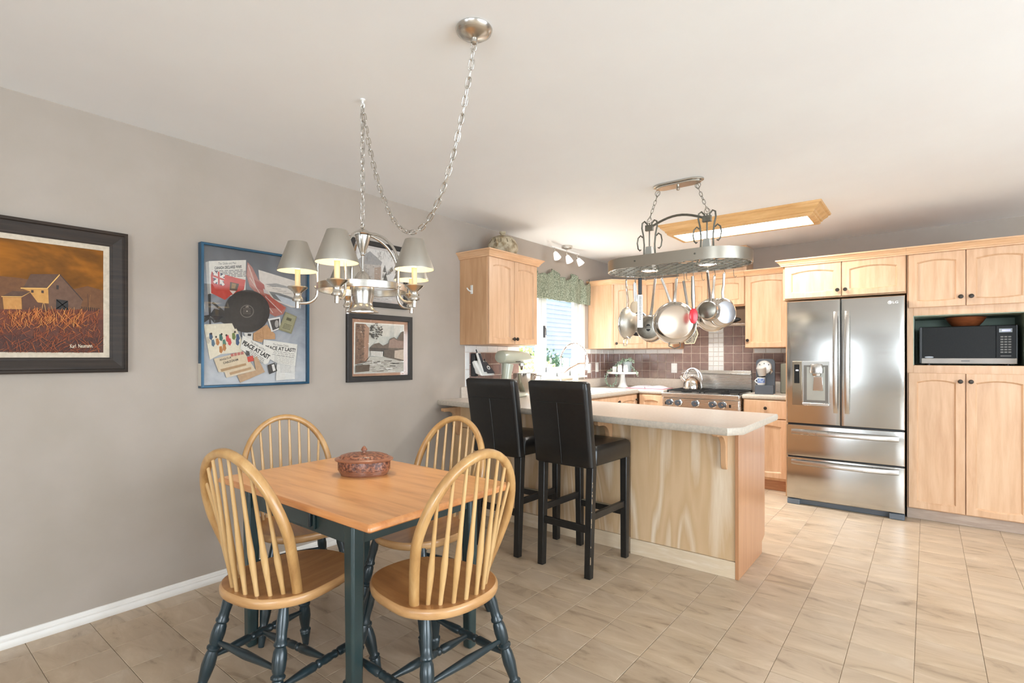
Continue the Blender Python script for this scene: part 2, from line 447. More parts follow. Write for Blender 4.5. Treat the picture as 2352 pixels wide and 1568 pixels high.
for z0, z1 in ((1.012,1.105),(1.105,1.2085),(1.2085,1.312)):
    row_tiles(wall_back, 'b', xb, z0, z1); row_tiles(wall_back, 'b', xr, z0, z1)
xlo = [.91] + [x for x in xb if x > .95]
xro = [1.366, 1.4675, 1.569, 1.675]
for z0, z1 in ((1.312,1.394),(1.394,1.4995),(1.4995,1.605)):
    row_tiles(wall_back, 'b', xlo, z0, z1); row_tiles(wall_back, 'b', xro, z0, z1)
zz = [1.012 + .0525*i for i in range(12)]
for z0, z1 in zip(zz[:-1], zz[1:]):
    row_tiles(wall_back, 'b', [1.199, 1.2547, 1.3103, 1.366], z0, z1, 'wtile', .003)
row_tiles(wall_back, 'b', [.004, .14, .293, .443, .594, .745, .90], 1.312, 1.362, 'wtile', .003)
row_tiles(wall_back, 'b', [1.685, 1.80, 1.95, 2.10], 1.312, 1.362, 'wtile', .003)
yl = [3.363, 3.4645, 3.566, 3.668, 3.7695, 3.871, 3.973, WY0-.012]
yr = [WY1+.05, 5.383, 5.485, 5.592, 5.697, 5.803, 5.905, YB-.012]
for z0, z1 in ((1.012,1.105),(1.105,1.205),(1.205,1.31)):
    row_tiles(wall_left, 'l', yl, z0, z1); row_tiles(wall_left, 'l', yr, z0, z1)
row_tiles(wall_left, 'l', [3.308, 3.455, 3.60, 3.745, 3.89, WY0-.012], 1.31, 1.37, 'wtile', .003)
row_tiles(wall_left, 'l', [WY1+.05, 5.45, 5.60, 5.75, 5.90, YB-.012], 1.31, 1.362, 'wtile', .003)
row_tiles(wall_left, 'l', [3.308, 3.363], 1.012, 1.16, 'wtile', .003)
row_tiles(wall_left, 'l', [3.308, 3.363], 1.16, 1.31, 'wtile', .003)

# ------------------------------------------------------------------ sink window
wn = struct('window_1', (lambda mb: (mb.box(-.10, WY0, WZ0, -.055, WY0+.045, WZ1), mb.box(-.10, WY1-.045, WZ0, -.055, WY1, WZ1),
     mb.box(-.10, WY0, WZ0, -.055, WY1, WZ0+.05), mb.box(-.10, WY0, WZ1-.05, -.055, WY1, WZ1), mb)[-1])(MB()), T['vinyl_w'], .003)
m = MB(); m.box(-.095, 4.475, WZ0+.05, -.045, 4.525, WZ1-.05); m.box(-.080, 4.525, WZ0+.05, -.040, 4.60, WZ1-.05); part('mullion', m, T['vinyl_w'], wn, .003)
m = MB()
for (y0, y1) in ((4.60, 5.19),):
    m.box(-.085, y0, WZ0+.05, -.05, y0+.03, WZ1-.05); m.box(-.085, y1, WZ0+.05, -.05, y1+.05, WZ1-.05)
    m.box(-.085, y0, WZ0+.05, -.05, y1, WZ0+.105)
part('sash', m, T['vinyl_w'], wn, .002)
m = MB(); m.box(-.078, WY0+.04, WZ0+.04, -.074, 4.48, WZ1-.04); part('pane', m, T['glass'], wn)
m = MB(); m.box(-.070, 4.63, WZ0+.10, -.066, 5.19, WZ1-.04); part('pane', m, T['glass'], wn)
m = MB(); m.box(-.040, 4.553, 1.475, -.026, 4.573, 1.60); m.tube([(-.03,4.563,1.585),(-.012,4.563,1.57),(-.010,4.563,1.50)], .005, 6); part('latch', m, T['dkgrey'], wn)
m = MB(); m.box(-.055, WY0, WZ0-.02, .035, WY1+.06, WZ0+.003); part('window_sill', m, T['trim'], wn, .004)
m = MB(); m.box(-.002, WY1, WZ0, .012, WY1+.045, 2.0); m.box(-.055, WY1-.012, WZ0, 0, WY1, WZ1); part('casing', m, T['trim'], wn, .003)
# patio door behind the camera; both windows after it are unseen, added for fill
def pane_frame(name, pts, fn, mat, gl):
    o = struct(name, fn[0], mat, .004)
    part('pane', fn[1], gl, o)
m = MB()
for x in (1.18, 1.96): m.box(x, YF-.08, 0, x+.06, YF-.03, 2.16)
m.box(1.18, YF-.08, 0, 2.02, YF-.03, .06); m.box(1.18, YF-.08, 2.10, 2.02, YF-.03, 2.16)
d1 = struct('door_1', m, T['vinyl_w'], .004)
m = MB(); m.box(1.22, YF-.062, .06, 1.98, YF-.058, 2.12); part('pane', m, T['glass'], d1)
m = MB()
for y in (-.5, 1.57, 3.64): m.box(XR+.03, y, .35, XR+.09, y+.06, 2.3)
m.box(XR+.03, -.5, .35, XR+.09, 3.7, .41); m.box(XR+.03, -.5, 2.24, XR+.09, 3.7, 2.3)
w2 = struct('fill_window_right', m, T['vinyl_w'], .004)  # made-up window out of view, opening for the right fill lamp
m = MB(); m.box(XR+.058, -.45, .4, XR+.062, 3.65, 2.25); part('pane', m, T['glass'], w2)

m = MB()
for x in (3.2, 4.47, 5.74): m.box(x, YF-.08, .82, x+.06, YF-.03, 2.18)
m.box(3.2, YF-.08, .82, 5.8, YF-.03, .88); m.box(3.2, YF-.08, 2.12, 5.8, YF-.03, 2.18)
w3 = struct('fill_window_front', m, T['vinyl_w'], .004)  # made-up window out of view, opening for the front fill lamp
m = MB(); m.box(3.24, YF-.062, .86, 5.76, YF-.058, 2.14); part('pane', m, T['glass'], w3)
# ------------------------------------------------------------------ outside the sink window
hs = thing('neighbour_house', 'pale blue clapboard side of the house outside the sink window', 'house', (-4.2, 8, -.6))
m = MB(); m.box(-4.4, 1, -.6, -4.22, 16, 3.1); part('wall', m, T['siding'], hs)
m = MB()
for i in range(32):
    z = -.5 + i*.11
    m.hexa([(-4.22,1,z),(-4.185,1,z),(-4.185,16,z),(-4.22,16,z),(-4.22,1,z+.11),(-4.212,1,z+.11),(-4.212,16,z+.11),(-4.22,16,z+.11)])
o = part('clapboards', m, T['siding'], hs); o['kind'] = 'stuff'
m = MB(); m.box(-2.6, -2, -.605, -.13, 18, -.59); struct('path', m, M('pale_bounce_slab', lin(206,200,190), .8, 0, lin(194,188,178), 4.0))  # unseen pale strip, added to bounce sunlight up to the kitchen ceiling
m = MB(); m.box(-14, -2, -.75, -.13, 18, -.606)
o = struct('ground', m, M('lawn', lin(110,135,80), .9, 0, lin(90,115,62), 8.0))
LEAFG = [M('leaf_pale_green', lin(196,214,150), .5, 0, lin(150,180,100), 20.0, rnd=True), M('leaf_deep_green', lin(96,130,100), .5, 0, lin(70,104,78), 20.0, rnd=True)]
def bush(name, label, c, r, h, n, mat, grp):
    t = thing(name, label, 'bush', (c[0], c[1], -.6), 0, grp)
    rr = random.Random(int(c[1]*100)); mb = MB()
    for k in range(n):
        a = rr.random()*2*math.pi; b = math.acos(rr.uniform(-.6, 1)); q = rr.uniform(.7, 1)
        p = Vector((c[0]+r*q*math.sin(b)*math.cos(a), c[1]+r*q*math.sin(b)*math.sin(a), c[2]+h*q*math.cos(b)))
        d1 = Vector((rr.uniform(-1,1), rr.uniform(-1,1), rr.uniform(-.4,1))).normalized(); d2 = d1.orthogonal().normalized()
        L, w = rr.uniform(.05,.09), rr.uniform(.02,.035)
        mb.add([p, p+d1*L*.5+d2*w, p+d1*L, p+d1*L*.5-d2*w], [(0,1,2,3)])
    o = part('foliage', mb, mat, t, recalc=False); o['kind'] = 'stuff'
    mb = MB()
    for k in range(5):
        a = k*1.25; mb.tube([(c[0],c[1],-.6),(c[0]+.3*r*math.cos(a),c[1]+.3*r*math.sin(a),c[2]-.2),(c[0]+.6*r*math.cos(a),c[1]+.6*r*math.sin(a),c[2]+.3*h)], [.02,.014,.006], 6)
    part('stems', mb, M('bush_bark', lin(110,90,70), .8), t)
bush('variegated_bush', 'pale variegated leafy bush close outside the sink window', (-1.25, 6.05, .62), .50, .60, 2600, LEAFG[0], None)
bush('evergreen_shrub', 'deep green tall shrub against the neighbouring siding', (-3.3, 9.1, .60), .75, .85, 2600, LEAFG[1], None)
bush('creamy_bush', 'small cream-leaved bush peeking above the mixer through the window', (-2.3, 7.15, 1.10), .26, .34, 900, LEAFG[0], None)
# ------------------------------------------------------------------ cabinet kit
Z_ = Vector((0,0,1))
class Fr:
    def __init__(s, O, R, N): s.O = Vector(O); s.R = Vector(R).normalized(); s.N = Vector(N).normalized()
    def p(s, u, w, d=0): return s.O + s.R*u + Z_*w + s.N*d
def fbox(mb, fr, u0, u1, w0, w1, d0, d1, mi=0):
    mb.hexa([fr.p(u0,w0,d1),fr.p(u1,w0,d1),fr.p(u1,w0,d0),fr.p(u0,w0,d0),fr.p(u0,w1,d1),fr.p(u1,w1,d1),fr.p(u1,w1,d0),fr.p(u0,w1,d0)], mi)
def knob(fr, u, w, d, parent, r=.016):
    mb = MB(); mb.lathe([(0,0),(.006,0),(.005,.010),(r*.75,.013),(r,.019),(r*.85,.025),(0,.028)], fr.p(u,w,d), fr.N, 14)
    part('knob', mb, T['knob'], parent)
def door(fr, u0, u1, w0, w1, parent, kn=None, arch=.016, s=.052, t=.020, mat=None, name='door'):
    mb = MB(); n = 11; W_ = u1-u0; H_ = w1-w0
    s = min(s, W_*.2)
    def ring(ins, d, ar):
        r = []
        for i in range(n):
            q = i/(n-1); r.append(fr.p(u0+ins+q*(W_-2*ins), w0+ins - (ar*.55*(1-(2*q-1)**2) if ar else 0), d))
        for i in range(n):
            q = 1-i/(n-1); r.append(fr.p(u0+ins+q*(W_-2*ins), w1-ins - (0 if not ar else ar*(2*q-1)**2), d))
        return r
    rings = [ring(0,0,0), ring(0,t-.003,0), ring(.003,t,0), ring(s,t,arch), ring(s+.003,t-.004,arch), ring(s+.010,t-.012,arch)]
    vs = sum(rings, []); N = 2*n; fs = []; ms = []
    for k in range(len(rings)-1):
        for i in range(N):
            j = (i+1) % N; fs.append((k*N+i, k*N+j, (k+1)*N+j, (k+1)*N+i)); ms.append(0)
    b = mb.add(vs, fs, 0)
    mb.add(rings[-1], [tuple(range(N))], 1)
    dr = part(name, mb, [mat or T['maple'], T['maple_p']], parent, sharp=25)
    if kn: knob(fr, kn[0], kn[1], t, dr)
    return dr
def slab(fr, u0, u1, w0, w1, parent, kn=None, t=.02, name='drawer', mat=None):
    mb = MB(); fbox(mb, fr, u0, u1, w0, w1, 0, t)
    dr = part(name, mb, mat or T['maple'], parent, .004)
    if kn: knob(fr, kn[0], kn[1], t, dr)
    return dr
CRP = [(0,0),(.012,0),(.014,.010),(.020,.014),(.024,.024),(.036,.036),(.042,.044),(.050,.046),(.050,.056),(0,.056)]
def crown(parent, path, ncl, z, mat=None):
    """path: corner points (xy) along the cabinet faces; ncl: outward offset directions at each corner"""
    mb = MB(); vs = []; n = len(CRP)
    for (x, y), (ox, oy) in zip(path, ncl):
        for d, h in CRP: vs.append((x+ox*d, y+oy*d, z+h))
    fs = []
    for i in range(len(path)-1):
        for k in range(n):
            k2 = (k+1) % n; fs.append((i*n+k, i*n+k2, (i+1)*n+k2, (i+1)*n+k))
    fs += [tuple(range(n)), tuple((len(path)-1)*n+k for k in range(n))]
    mb.add(vs, fs); return part('crown_moulding', mb, mat or T['crown'], parent, sharp=22)

# ---- wall cabinet beside the window (left wall)
c1 = thing('wall_cabinet', 'maple two-door wall cabinet with white hook on its side, pottery jar on top', 'cabinet', (0, 3.25, 1.375))
m = MB(); m.box(0, 3.25, 1.375, .31, 3.93, 2.105); part('body', m, T['maple_s'], c1, .002)
fr = Fr((.31, 3.25, 0), (0,1,0), (1,0,0))
door(fr, .004, .338, 1.38, 2.10, c1, (.318, 1.425)); door(fr, .342, .678, 1.38, 2.10, c1, (.362, 1.425))
crown(c1, [(0,3.25),(.33,3.25),(.33,3.93),(0,3.93)], [(0,-1),(1,-1),(1,1),(0,1)], 2.10)
hk = thing('adhesive_hook', 'white plastic adhesive hook stuck on the cabinet side panel', 'hook', (.141, 3.25, 1.80))
m = MB(); m.box(.128, 3.244, 1.80, .154, 3.2495, 1.875); part('backplate', m, T['whiteplastic'], hk, .004)
m = MB(); m.tube([(.141,3.245,1.825),(.141,3.225,1.822),(.132,3.212,1.832),(.124,3.206,1.848)], [.006,.006,.006,.005], 8); part('prong', m, T['whiteplastic'], hk)

# ---- diagonal corner wall cabinet
c2 = thing('corner_wall_cabinet', 'maple corner wall cabinet with one angled door beside the window', 'cabinet', (0, YB, 1.367))
pl = [(.002, 5.42), (.31, 5.42), (.60, 5.74), (.60, YB-.001), (.002, YB-.001)]
m = MB(); m.prism([(x, y, 1.367) for x, y in pl], (0,0,.743)); part('body', m, T['maple_p'], c2, .002)
dv = Vector((.29, .32, 0)); L = dv.length; nn = Vector((.32, -.29, 0))/L
fr = Fr((.31, 5.42, 0), dv, nn)
door(fr, .022, L-.012, 1.372, 2.10, c2, (.045, 1.425))
crown(c2, [(.002,5.42),(.315,5.42),(.60,5.735)], [(0,-1),(.42,-1),(.42,-1)], 2.10)
# ---- back wall cabinet left of the hood
c3 = thing('wall_cabinet', 'narrow maple wall cabinet between the corner cabinet and the hood', 'cabinet', (.76, YB, 1.367))
m = MB(); m.box(.601, 5.74, 1.367, .915, YB-.001, 2.11); part('body', m, T['oakend'], c3, .002)
fr = Fr((.601, 5.74, 0), (1,0,0), (0,-1,0))
door(fr, .006, .310, 1.372, 2.10, c3, (.285, 1.425))
crown(c3, [(.601,5.72),(.916,5.72)], [(0,-1),(0,-1)], 2.10)
# ---- cabinet over the hood
c4 = thing('hood_cabinet', 'short maple two-door cabinet mounted above the range hood', 'cabinet', (1.30, YB, 1.80))
m = MB(); m.box(.917, 5.74, 1.80, 1.672, YB-.001, 2.11); part('body', m, T['maple_s'], c4, .002)
fr = Fr((.917, 5.74, 0), (1,0,0), (0,-1,0))
door(fr, .006, .374, 1.815, 2.10, c4, None, .012); door(fr, .380, .750, 1.815, 2.10, c4, None, .012)
crown(c4, [(.917,5.72),(1.672,5.72)], [(0,-1),(0,-1)], 2.10)
ch = MB(); ch.box(.95, 5.80, 2.112, 1.672, YB-.001, ZC-.001)
part('chimney_box', ch, T['maple_p'], c4, .003)
hd = thing('range_hood', 'dark range hood with a silver lower lip under the short cabinet', 'range hood', (1.30, YB, 1.60))
m = MB(); m.box(.92, 5.80, 1.62, 1.67, YB-.01, 1.80); part('body', m, M('hood_brown', lin(92,70,48), .5), hd, .004)
m = MB(); m.hexa([(.92,5.78,1.598),(1.67,5.78,1.598),(1.67,YB-.01,1.598),(.92,YB-.01,1.598),(.92,5.77,1.62),(1.67,5.77,1.62),(1.67,YB-.01,1.62),(.92,YB-.01,1.62)]); part('lip', m, T['steel'], hd, .002)
m = MB(); m.ell((1.45,5.80,1.665), .17, .03, .035); part('grease_filter', m, T['black'], hd)
# ---- wall cabinet right of the hood
c5 = thing('wall_cabinet', 'maple single-door wall cabinet hanging above the coffee machine', 'cabinet', (1.87, YB, 1.362))
m = MB(); m.box(1.674, 5.74, 1.362, 2.08, YB-.001, 2.11); part('body', m, T['maple_s'], c5, .002)
fr = Fr((1.674, 5.74, 0), (1,0,0), (0,-1,0))
door(fr, .004, .400, 1.367, 2.10, c5, (.03, 1.44))
crown(c5, [(1.674,5.72),(2.08,5.72)], [(0,-1),(0,-1)], 2.10)

# ---- cabinet over the fridge + pantry
YP = 5.19
c6 = thing('fridge_cabinet', 'maple two-door cabinet above the stainless refrigerator', 'cabinet', (2.60, YB, 1.775))
m = MB(); m.box(2.135, YP, 1.775, 3.018, YB-.001, 2.085); m.box(2.135, YP+.12, 0, 2.155, YB-.001, 1.775); part('body', m, T['maple_s'], c6, .002)
fr = Fr((2.14, YP, 0), (1,0,0), (0,-1,0))
door(fr, .012, .440, 1.785, 2.075, c6, (.415, 1.835), .02); door(fr, .446, .872, 1.785, 2.075, c6, (.471, 1.835), .02)
crown(c6, [(2.135,5.66),(2.135,YP-.02),(3.018,YP-.02)], [(-1,0),(-1,-1),(0,-1)], 2.072)
c7 = thing('pantry_cabinet', 'tall maple pantry cabinet with a sage microwave niche', 'cabinet', (3.40, YB, 0))
x0, x1 = 3.022, 3.745
m = MB()
m.box(x0, YP, .082, x0+.04, YB-.001, 2.085); m.box(x1-.04, YP, .082, x1, YB-.001, 2.085)
m.box(x0+.04, YP, .082, x1-.04, YB-.001, 1.205); m.box(x0+.04, YP, 1.593, x1-.04, YB-.001, 2.085); m.box(x0+.04, YB-.03, 1.205, x1-.04, YB-.001, 1.593)
part('body', m, T['maple'], c7, .002)
sage = M('sage_niche_paint', lin(164,180,164), .7, 0, lin(156,172,156), 5.0)
m = MB(); yN = YB-.24
m.box(x0+.04, yN, 1.206, x1-.04, yN+.004, 1.592); m.box(x0+.0405, YP+.004, 1.206, x0+.044, yN, 1.592); m.box(x1-.044, YP+.004, 1.206, x1-.0405, yN, 1.592); m.box(x0+.044, YP+.004, 1.588, x1-.044, yN, 1.5925)
part('niche_lining', m, sage, c7)
fr = Fr((0, YP, 0), (1,0,0), (0,-1,0))
door(fr, 3.032, 3.372, 1.655, 2.072, c7, (3.345, 1.722), .016); door(fr, 3.378, 3.735, 1.655, 2.072, c7, (3.405, 1.722), .016)
door(fr, 3.032, 3.370, .090, 1.145, c7, (3.343, 1.085), .018); door(fr, 3.376, 3.735, .090, 1.145, c7, (3.403, 1.085), .018)
crown(c7, [(x0-.003,YP-.02),(x1,YP-.02),(x1,YB-.001)], [(0,-1),(1,-1),(1,0)], 2.072)
m = MB(); m.box(x0, YP+.012, 0, x1, YP+.03, .080); part('toe_kick', m, T['toe'], c7, .002)

# ---- base cabinets
c8 = thing('base_cabinet', 'maple base cabinet with a drawer over a door right of the range', 'cabinet', (1.9, YB, 0))
m = MB(); m.box(1.735, 5.44, .10, 2.133, YB-.001, .863); part('body', m, T['maple_s'], c8, .002)
fr = Fr((1.735, 5.44, 0), (1,0,0), (0,-1,0))
slab(fr, .012, .392, .685, .855, c8, (.205, .782)); door(fr, .012, .392, .125, .675, c8, None, .014)
m = MB(); m.box(1.735, 5.47, 0, 2.133, 5.49, .10); part('toe_kick', m, T['toebrown'], c8)
c9 = thing('base_cabinet', 'maple base cabinet in the inside corner left of the range', 'cabinet', (.75, YB, 0))
m = MB(); m.box(.642, 5.44, .10, .925, YB-.001, .868); part('body', m, T['maple_s'], c9, .002)
fr = Fr((.645, 5.44, 0), (1,0,0), (0,-1,0)); door(fr, .004, .274, .12, .855, c9, None, .016)
m = MB(); m.box(.645, 5.48, 0, .92, 5.50, .10); part('toe_kick', m, T['toebrown'], c9)
c10 = thing('sink_base_cabinet', 'maple base cabinet run under the sink and window', 'cabinet', (0, 4.6, 0))
m = MB(); m.box(.001, 3.74, .10, .60, 5.438, .868); m.box(.001, 5.438, .10, .60, YB-.001, .868); part('body', m, T['maple_s'], c10, .002)
fr = Fr((.60, 3.76, 0), (0,1,0), (1,0,0))
for a, b in ((.02,.42),(.425,.825),(.83,1.245),(1.25,1.665)): door(fr, a, b, .12, .855, c10, (b-.03, .80), .016)
m = MB(); m.box(.54, 3.76, 0, .56, 5.438, .10); part('toe_kick', m, T['toebrown'], c10)

# ---- peninsula
pn = thing('peninsula_cabinet', 'whitewashed oak peninsula base with maple end panel under the breakfast bar', 'cabinet', (1.2, 3.45, 0))
m = MB(); m.box(.002, 3.172, .0, 2.28, 3.66, .858); m.box(.62, 3.66, .10, 2.28, 3.735, .858); part('carcass', m, T['maple_s'], pn)
m = MB(); m.box(.36, 3.160, .098, 1.640, 3.172, .858); part('front_panel', m, T['wash'], pn, .001)
m = MB(); m.box(1.640, 3.140, .098, 2.290, 3.172, .858); part('front_panel', m, T['wash'], pn, .001)
m = MB(); m.box(.002, 3.154, 0, 1.640, 3.166, .096); part('base_board', m, T['washboard'], pn, .001)
m = MB(); m.box(1.642, 3.131, 0, 2.290, 3.146, .096); part('base_board', m, T['washboard'], pn, .001)
m = MB(); m.prism([(2.290,3.130,0),(2.290,3.662,0),(2.290,3.662,.075),(2.290,3.735,.10),(2.290,3.735,.858),(2.290,3.130,.858)], (.020,0,0)); part('end_panel', m, T['oakend'], pn, .0015)
m = MB(); m.box(.004, 3.150, .69, .355, 3.172, .852); part('drawer_front', m, T['wash'], pn, .002)
m = MB(); m.box(.004, 3.150, .11, .355, 3.172, .682); part('side_door', m, T['wash'], pn, .002)
def corbel(x):
    t = .03; mb = MB(); y0 = 3.150; zt = .856
    pts = [(y0, zt), (y0-.195, zt), (y0-.195, zt-.020), (y0-.185, zt-.028), (y0-.135, zt-.030)]
    for k in range(1, 9):
        a = k/8*math.pi/2; pts.append((y0-.040-.095*(1-math.sin(a)), zt-.030-.085*(1-math.cos(a))))
    pts += [(y0-.036, zt-.20), (y0-.030, zt-.222), (y0-.018, zt-.235), (y0, zt-.235)]
    mb.prism([(x, y, z) for y, z in pts], (t,0,0)); part('corbel', mb, T['maple_s'], pn, .0015)
for x in (.075, 1.475, 2.215): corbel(x)

# ---- worktops
wt = thing('worktop', 'beige laminate worktop of the peninsula and sink run with a low upstand', 'worktop', (0, 3.5, .87))
def ztop(x): return .918 - .0085*x
def edge_slab(poly, th, ztf, parent, mats, name='slab'):
    """bullnosed slab: rings from the underside to the top"""
    n = len(poly); mb = MB(); cx = sum(p[0] for p in poly)/n; cy = sum(p[1] for p in poly)/n
    def inset(d):
        out = []
        for i in range(n):
            a = Vector((*poly[i-1],0)); b = Vector((*poly[i],0)); c = Vector((*poly[(i+1)%n],0))
            e1 = (b-a).normalized(); e2 = (c-b).normalized(); n1 = Vector((-e1.y,e1.x,0)); n2 = Vector((-e2.y,e2.x,0))
            k = (n1+n2); k = k/max(.3, (1+n1.dot(n2)))
            out.append(b + k*d)
        return out
    rings = []
    for d, h in ((.006,0),(.001,.006),(0,th*.5),(.001,th-.006),(.006,th)):
        rings.append([(p.x, p.y, ztf(p.x)-th+h) for p in inset(d)])
    vs = sum(rings, []); fs = []
    for k in range(4):
        for i in range(n):
            j = (i+1) % n; fs.append((k*n+i, k*n+j, (k+1)*n+j, (k+1)*n+i))
    mb.add(vs, fs, 1); mb.add(rings[0], [tuple(range(n))[::-1]], 1); mb.add(rings[-1], [tuple(range(n))], 0)
    return part(name, mb, mats, parent, sharp=40)
# peninsula leaf (front edge slightly out of square, one clipped corner)
edge_slab([(.001,2.985),(.06,2.985),(2.335,2.825),(2.395,2.925),(2.385,3.76),(.64,3.80),(.001,3.80)], .040, ztop, wt, [T['lam'], T['lamedge']])
flat = lambda x: CT
edge_slab([(.001,3.795),(.64,3.795),(.64,5.415),(.93,5.415),(.93,YB-.001),(.001,YB-.001)], .040, flat, wt, [T['lam'], T['lamedge']])
m = MB(); m.box(.001, 3.254, .914, .020, 3.80, 1.010); m.box(.001, 3.80, CT, .020, YB-.001, 1.010); m.box(.020, YB-.020, CT, .93, YB-.001, 1.010)
part('upstand', m, T['lam'], wt, .003)
w2_ = thing('worktop', 'short beige laminate worktop between the range and the refrigerator', 'worktop', (1.9, YB, .87))
edge_slab([(1.728,5.415),(2.134,5.415),(2.134,YB-.001),(1.728,YB-.001)], .040, lambda x: .905, w2_, [T['lam'], T['lamedge']])
m = MB(); m.box(1.728, YB-.020, .905, 2.134, YB-.001, 1.005); part('upstand', m, T['lam'], w2_, .003)

# ---- sink
sk = thing('kitchen_sink', 'white double sink set into the worktop below the window', 'sink', (.32, 4.85, CT))
m = MB(); rx = [(.10,.56,4.30,5.28)]
o_ = [(.09,4.28),(.585,4.28),(.585,5.30),(.09,5.30)]
m.box(.09,4.28,CT+.0006,.585,4.325,CT+.010); m.box(.09,5.255,CT+.0006,.585,5.30,CT+.010); m.box(.09,4.325,CT+.0006,.165,5.255,CT+.010); m.box(.545,4.325,CT+.0006,.585,5.255,CT+.010); m.box(.165,4.77,CT+.0006,.545,4.81,CT+.010)
part('rim', m, T['white'], sk, .003)
for y0, y1 in ((4.325,4.77),(4.81,5.255)):
    m = MB(); a = [(.165,y0),(.545,y0),(.545,y1),(.165,y1)]; b = [(.185,y0+.02),(.525,y0+.02),(.525,y1-.02),(.185,y1-.02)]
    m.add([(x,y,CT+.004) for x,y in a]+[(x,y,CT+.0012) for x,y in b], [(4,5,6,7)]+[(i,(i+1)%4,4+(i+1)%4,4+i) for i in range(4)])
    part('basin', m, T['white'], sk)
# faucet
fc = thing('kitchen_faucet', 'tall chrome spring-neck faucet standing at the sink', 'faucet', (.12, 4.645, CT))
m = MB(); m.lathe([(.030,0),(.030,.010),(.022,.018),(.016,.05),(.013,.12)], (.12,4.645,CT+.0105), n=16); part('base', m, T['chrome'], fc)
m = MB(); m.tube([(.12,4.645,CT+.12),(.12,4.645,1.25)], .010, 10); part('stem', m, T['chrome'], fc)
arc = [Vector((.12+.06*k/20, 4.645+.225*(1-math.cos(math.pi*k/20)), 1.25+.165*math.sin(math.pi*k/20))) for k in range(21)]
m = MB(); m.tube(arc, .008, 8)
part('neck', m, T['chrome'], fc)
m = MB(); hel = []
for k in range(20*14):
    q = k/(20*14-1)*20; i = min(int(q), 19); p = arc[i].lerp(arc[i+1], q-i); t = (arc[i+1]-arc[i]).normalized(); e = t.cross(Vector((1,0,0))).normalized()
    th = k*2*math.pi/8; hel.append(p + (e*math.cos(th)+t.cross(e)*math.sin(th))*.0125)
m.tube(hel, .0022, 5); part('spring', m, T['chrome'], fc)
m = MB(); m.lathe([(.012,0),(.016,-.03),(.020,-.10),(.024,-.125),(0,-.128)], arc[-1], n=14); part('spray_head', m, T['white'], fc)
m = MB(); m.tube([(.12,4.645,1.10),(.125,4.70,1.10),(.14,4.80,1.15),(.16,4.93,1.195),(.175,5.06,1.20)], .009, 8); m.tube([(.18,5.06+.03*math.cos(a*.7),1.20+.0*a) if False else (.18+.022*math.cos(a*.7),5.09+.022*math.sin(a*.7),1.20) for a in range(9)], .005, 6, closed=True); part('support_arm', m, T['chrome'], fc)
m = MB(); m.tube([(.12,4.645,.99),(.17,4.63,1.0),(.22,4.615,1.03)], [.007,.006,.005], 8); part('lever', m, T['chrome'], fc)
# ------------------------------------------------------------------ text helper
_TX = {}
def text2d(s, bold=0.0):
    k = (s, bold)
    if k in _TX: return _TX[k]
    cu = bpy.data.curves.new('t', 'FONT'); cu.body = s; cu.size = 1; cu.resolution_u = 3; cu.offset = bold; cu.fill_mode = 'FRONT'
    ob = bpy.data.objects.new('t', cu); COL.objects.link(ob)
    dg = bpy.context.evaluated_depsgraph_get(); me = bpy.data.meshes.new_from_object(ob.evaluated_get(dg))
    vs = [(v.co.x, v.co.y) for v in me.vertices]; fs = [tuple(p.vertices) for p in me.polygons]
    bpy.data.objects.remove(ob); bpy.data.curves.remove(cu); bpy.data.meshes.remove(me)
    x0 = min(v[0] for v in vs); x1 = max(v[0] for v in vs); y0 = min(v[1] for v in vs); y1 = max(v[1] for v in vs)
    _TX[k] = ([((x-x0)/(x1-x0), (y-y0)/(y1-y0)) for x, y in vs], fs)
    return _TX[k]
def put_text(mb, s, fn, mi=0, bold=0.0):
    """fn(a,b): a,b in 0..1 over the text's own box -> world point"""
    vs, fs = text2d(s, bold); mb.add([fn(a, b) for a, b in vs], fs, mi)

# ------------------------------------------------------------------ refrigerator
FX0, FX1, FY = 2.190, 3.013, 5.055
fg = thing('refrigerator', 'stainless french-door refrigerator with water dispenser and two freezer drawers', 'refrigerator', (2.6, 5.4, 0))
m = MB(); m.box(FX0+.01, FY+.06, .05, FX1-.01, 5.88, 1.735); part('body', m, T['dkgrey'], fg, .004)
def fpanel(name, xa, xb, za, zb, mat, bulge=.003, parent=fg):
    mb = MB(); n = 12
    def yf(x):
        q = (x-FX0)/(FX1-FX0)*2-1
        return FY + bulge*q*q
    fr_ = []; bk = []
    prof = [(0, .055), (0, .006), (.004, .001), (.010, 0)]
    xs = [xa + (xb-xa)*i/n for i in range(n+1)]
    rings = []
    for ins, d in prof:
        r = []
        for i in range(n+1):
            x = min(max(xs[i], xa+ins), xb-ins); r.append((x, yf(x)+d, za+ins))
        for i in range(n, -1, -1):
            x = min(max(xs[i], xa+ins), xb-ins); r.append((x, yf(x)+d, zb-ins))
        rings.append(r)
    N = 2*(n+1); vs = sum(rings, []); fs = []
    for k in range(len(prof)-1):
        for i in range(N):
            j = (i+1) % N; fs.append((k*N+i, k*N+j, (k+1)*N+j, (k+1)*N+i))
    b = (len(prof)-1)*N
    for i in range(n): fs.append((b+i, b+i+1, b+N-2-i, b+N-1-i))
    for i in range(n): fs.append((i, N-1-i, N-2-i, i+1))
    mb.add(vs, fs); return part(name, mb, mat, parent, sharp=30)
dl = fpanel('door', FX0, 2.588, .700, 1.748, T['steelv'])
dr = fpanel('door', 2.594, FX1, .700, 1.748, T['steelv'])
d1_ = fpanel('freezer_drawer', FX0, FX1, .418, .688, T['steelv'])
d2_ = fpanel('freezer_drawer', FX0, FX1, .052, .408, T['steelv'])
